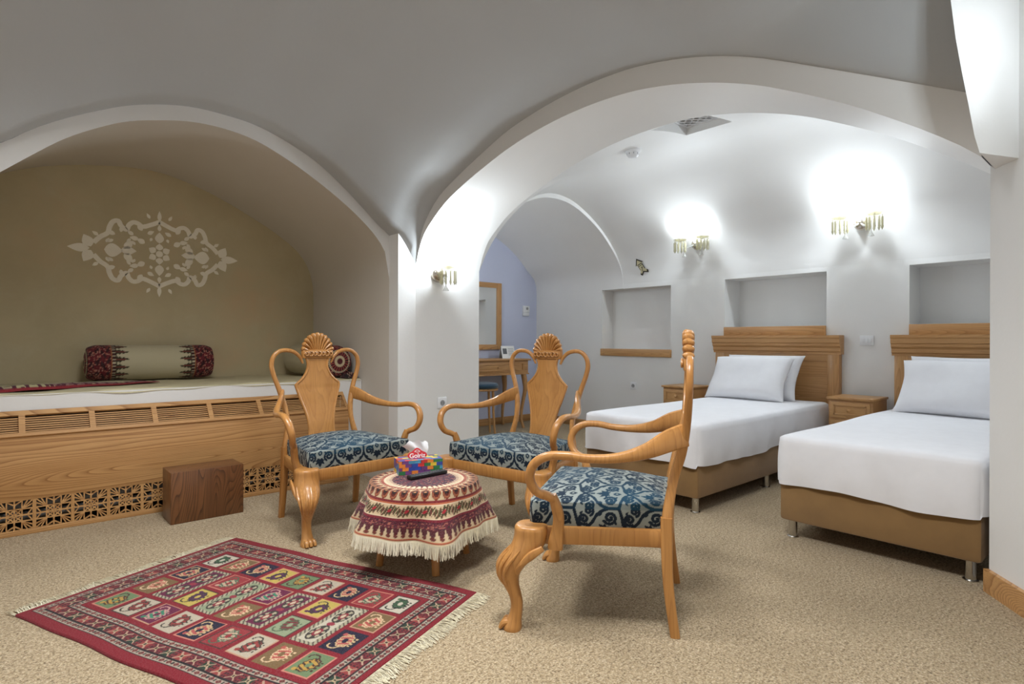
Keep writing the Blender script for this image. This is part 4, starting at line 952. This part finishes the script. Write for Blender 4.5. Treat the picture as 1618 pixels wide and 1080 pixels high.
def nightstand(label, y0, y1):
    t = thing('nightstand', label, 'nightstand', (5.17, (y0+y1)/2, 0), group='oak nightstands'); og = (5.17, (y0+y1)/2, 0)
    MB().box(4.99, 5.325, y0+.01, y1-.01, .04, .592, .002).build('body', 'oak_y', t, og); MB().box(4.965, 5.33, y0, y1, .592, .61, .003).build('top', 'oak_y', t, og)
    MB().box(5.0, 5.32, y0+.02, y1-.02, 0, .04).build('plinth', 'oak_y', t, og)
    for z0, z1 in ((.45, .575), (.255, .43), (.06, .235)):
        d = MB().box(4.974, 4.991, y0+.025, y1-.025, z0, z1, .003).build('drawer', 'ash_wood', t, og)
        m = MB(); a, b = y0+.05, y1-.05; zz0, zz1 = z0+.022, z1-.022
        for q in ((a, b, zz0, zz0+.012), (a, b, zz1-.012, zz1), (a, a+.012, zz0, zz1), (b-.012, b, zz0, zz1)): m.box(4.968, 4.976, *q, .002)
        m.build('moulding', 'oak_y', d, og)
        MB().lathe([(.006, 4.974), (.006, 4.962), (.014, 4.956), (.015, 4.950), (.008, 4.944), (.001, 4.943)], 14, (0, (y0+y1)/2, (z0+z1)/2), ax='x').build('knob', 'oak_z', d, og)
nightstand('small oak nightstand with drawers between the two beds', 1.462, 1.795)
nightstand('small oak nightstand on the far left side of the further bed', 2.99, 3.335)

# ================================================================== DRESSING CORNER
t = thing('dressing_table', 'oak dressing table with curved legs and drawer below the mirror', 'dressing table', (4.33, 5.33, 0)); og = (4.33, 5.33, 0)
MB().box(3.80, 4.845, 5.085, 5.548, .812, .832, .004).build('table_top', 'oak_x', t, og); MB().box(3.83, 4.815, 5.11, 5.54, .655, .812, .003).build('apron', 'oak_x', t, og)
MB().box(3.82, 4.825, 5.10, 5.545, .645, .66, .003).build('lower_moulding', 'oak_x', t, og)
d = MB().box(3.95, 4.69, 5.098, 5.112, .685, .79, .003).build('drawer', 'oak_x', t, og)
m = MB()
for q in ((3.97, 4.67, .70, .708), (3.97, 4.67, .767, .775)): m.box(q[0], q[1], 5.093, 5.1, q[2], q[3], .001)
m.build('moulding', 'oak_x', d, og)
MB().box(4.72, 4.79, 5.10, 5.114, .70, .775, .003).build('corner_block', 'oak_x', t, og)
MB().lathe([(.005, 5.1), (.006, 5.088), (.012, 5.08), (.001, 5.076)], 12, (4.33, 0, .738), ax='y').build('knob', 'oak_z', t, og)
for x in (3.88, 4.765):
    for y, sgn in ((5.14, -1), (5.50, 1)):
        yb = -1 if sgn < 0 else .2
        q = [(x, y, .66), (x+.012, y+.012*yb, .56), (x+.018, y+.016*yb, .48), (x, y, .34), (x-.02, y-.012*yb, .2), (x-.025, y-.008*yb, .1), (x-.012, y+.01*yb, .02), (x-.008, y+.012*yb, 0)]
        MB().sweep(q, [.06, .058, .05, .04, .034, .03, .034, .036], [.06, .058, .05, .04, .034, .03, .034, .036], (0, 1, 0), 24, 12, 3).build('leg', 'oak_z', t, og)
t = thing('wall_mirror', 'rectangular wall mirror in an oak frame above the dressing table', 'mirror', (4.41, VE-.01, 1.35)); og = (4.41, VE-.01, 1.35)
a, b, c, d = 4.06, 4.758, .937, 1.765; fw = .062
for nm, q, mt in (('frame_side', (a, a+fw, c, d), 'oak_z'), ('frame_side', (b-fw, b, c, d), 'oak_z'), ('frame_rail', (a+fw, b-fw, d-fw, d), 'oak_x'), ('frame_rail', (a+fw, b-fw, c, c+fw), 'oak_x')): MB().box(q[0], q[1], VE-.034, VE-.001, q[2], q[3], .003).build(nm, mt, t, og)
MB().box(a+fw-.004, b-fw+.004, VE-.016, VE-.010, c+fw-.004, d-fw+.004).build('mirror_glass', 'mirror', t, og, smooth=False)
t = thing('round_stool', 'round stool with dark teal seat under the dressing table', 'stool', (4.075, 5.06, 0))
MB().lathe([(.15, .515), (.172, .53), (.176, .55), (.165, .57), (.10, .582), (.001, .585)], 32).build('seat_pad', 'teal_velvet', t); MB().lathe([(.165, .492), (.172, .497), (.172, .512), (.16, .516)], 32).build('seat_ring', 'oak_x', t)
for k in range(4):
    q = math.radians(20+90*k); MB().sweep([(.13*math.cos(q), .13*math.sin(q), .5), (.14*math.cos(q), .14*math.sin(q), .2), (.16*math.cos(q), .16*math.sin(q), 0)], [.03, .026, .022], [.03, .026, .022], (math.cos(q), math.sin(q), 0), 8, 12).build('leg', 'oak_z', t)
# desk calendar
t = thing('desk_calendar', 'white tent desk calendar with a photo standing on the dressing table', 'calendar', (4.70, 5.36, .832), math.radians(-12))
MB().prism([(-.045, 0), (.0, .15), (.006, .15), (-.037, 0)], lambda p: (-.09, p[0], p[1]), (.18, 0, 0)).build('front_leaf', 'paper_white', t, smooth=False); MB().prism([(.045, 0), (0, .15), (.006, .15), (.053, 0)], lambda p: (-.09, p[0], p[1]), (.18, 0, 0)).build('back_leaf', 'grey_plastic', t, smooth=False)
tl = Matrix.Rotation(math.radians(-16.7), 4, 'X')
MB().box(-.075, -.02, -.0018, 0, .055, .125, mat=Matrix.Translation((0, -.0465, 0)) @ tl).build('photo', 'key_grey', t, smooth=False)
for k in range(5): MB().box(.0, .075, -.0015, 0, .042+k*.019, .048+k*.019, mat=Matrix.Translation((0, -.0465, 0)) @ tl).build('date_row', 'grey_plastic', t, smooth=False)
# wall telephone / thermostat
t = thing('wall_thermostat', 'small white two-part thermostat on the lavender wall', 'thermostat', (5.194, VE, 1.437))
MB().box(-.055, .055, -.025, -.001, -.02, .066, .004).build('thermostat_body', 'white_plastic', t); MB().box(-.055, .055, -.02, -.001, -.066, -.022, .004).build('switch_body', 'white_plastic', t); MB().lathe([(.018, -.03), (.018, -.024)], 16, (.01, 0, .03), ax='y').build('dial', 'grey_plastic', t)

# ================================================================== SMALL WALL THINGS
def socket(label, loc, rz, wide=False):
    t = thing('wall_switch' if wide else 'wall_socket', label, 'switch' if wide else 'socket', loc, rz, None if wide else 'white wall sockets')
    w_ = .052 if wide else .041
    MB().box(-w_, w_, -.009, -.0005, -.041, .041, .003).build('cover_plate', 'white_plastic', t)
    if wide:
        for x in (-.026, .0, .026): MB().box(x-.011, x+.011, -.013, -.008, -.02, .02, .002).build('rocker', 'white_plastic', t)
    else:
        MB().lathe([(.021, -.0105), (.021, -.0095)], 20, ax='y').build('socket_well', 'grey_plastic', t)
        for x in (-.0095, .0095): MB().lathe([(.0028, -.0115), (.0028, -.010)], 8, (x, 0, 0), ax='y').build('pin_hole', 'dark_hole', t)
socket('white wall socket low on the pier behind the small table', (2.53, VP, .577), 0)
socket('white wall socket low on the headboard wall under the empty niche', (U1, 3.992, .543), math.radians(-90))
socket('white triple switch on the wall between the two headboards', (U1, 1.638, 1.06), math.radians(-90), True)
# direction arrow plaque
ar = [(0, .09), (-.055, .028), (-.032, .03), (-.032, -.04), (-.058, -.07), (-.045, -.09), (-.005, -.066), (.042, -.095), (.055, -.07), (.032, -.045), (.032, .03), (.055, .028)]
t = thing('arrow_plaque', 'small cream arrow plaque pointing up on the wall above the empty niche', 'sign', (5.352, 3.861, 1.878), math.radians(-90)); t.rotation_euler.x = math.radians(22)
rt = math.radians(24); rot = lambda p, k=1: (k*(p[0]*math.cos(rt)-p[1]*math.sin(rt)), k*(p[0]*math.sin(rt)+p[1]*math.cos(rt)))
MB().prism([rot(p, 1.08) for p in ar], lambda p: (p[0], -.004, p[1]), (0, .004, 0)).build('plaque_edge', 'sign_dark', t, smooth=False)
MB().prism([rot(p, .86) for p in ar], lambda p: (p[0], -.006, p[1]), (0, .003, 0)).build('plaque_face', 'sign_cream', t, smooth=False)
for q in ([(-.03, .022), (.03, .022), (.03, .03), (-.03, .03)], [(-.03, .006), (.03, .006), (.03, .012), (-.03, .012)], [(.004, -.02), (.012, -.018), (-.01, -.055), (-.018, -.055)], [(.0, -.01), (.018, -.012), (.016, -.022), (.0, -.02)]):
    MB().prism([rot(p) for p in q], lambda p: (p[0], -.0075, p[1]), (0, .002, 0)).build('inscription', 'sign_dark', t, smooth=False)
# smoke detector on the vault
sz = bedz(3.915, 2.908); t = thing('smoke_detector', 'white round smoke detector on the bedroom vault', 'smoke detector', (3.915, 2.908, sz+.004))
MB().lathe([(.062, 0), (.064, -.018), (.056, -.03)], 28).build('base_ring', 'white_plastic', t); MB().lathe([(.048, -.03), (.046, -.05), (.036, -.062), (.03, -.064)], 28).build('sensor_head', 'white_plastic', t)
for k in range(8):
    q = 2*math.pi*k/8; MB().box(-.003, .003, .040, .0485, -.047, -.033, mat=Matrix.Rotation(q, 4, 'Z')).build('slot', 'grey_plastic', t)
# lattice grille in the shaft
t = thing('shaft_grille', 'white lattice grille closing the square shaft in the bedroom vault', 'grille', ((u0+u1)/2, (v0+v1)/2, 2.72)); hx, hy = (u1-u0)/2-.002, (v1-v0)/2-.002
for q in ((-hx, hx, -hy, -hy+.02), (-hx, hx, hy-.02, hy), (-hx, -hx+.02, -hy+.02, hy-.02), (hx-.02, hx, -hy+.02, hy-.02)): MB().box(*q, -.008, .008).build('frame_bar', 'white_plastic', t)
for d_ in (1, -1):
    for k in range(-6, 7):
        c = k*.065; P = []
        lo, hi = max(-hx, -hy-c) if d_ > 0 else max(-hx, c-hy), min(hx, hy-c) if d_ > 0 else min(hx, c+hy)
        if hi-lo < .03: continue
        p0, p1 = (lo, d_*lo+c), (hi, d_*hi+c)
        if d_ < 0: p0, p1 = (lo, -lo+c), (hi, -hi+c)
        MB().sweep([(p0[0], p0[1], .002*d_), (p1[0], p1[1], .002*d_)], .008, .012, (0, 0, 1), 2, 4).build('lattice_bar', 'white_plastic', t)
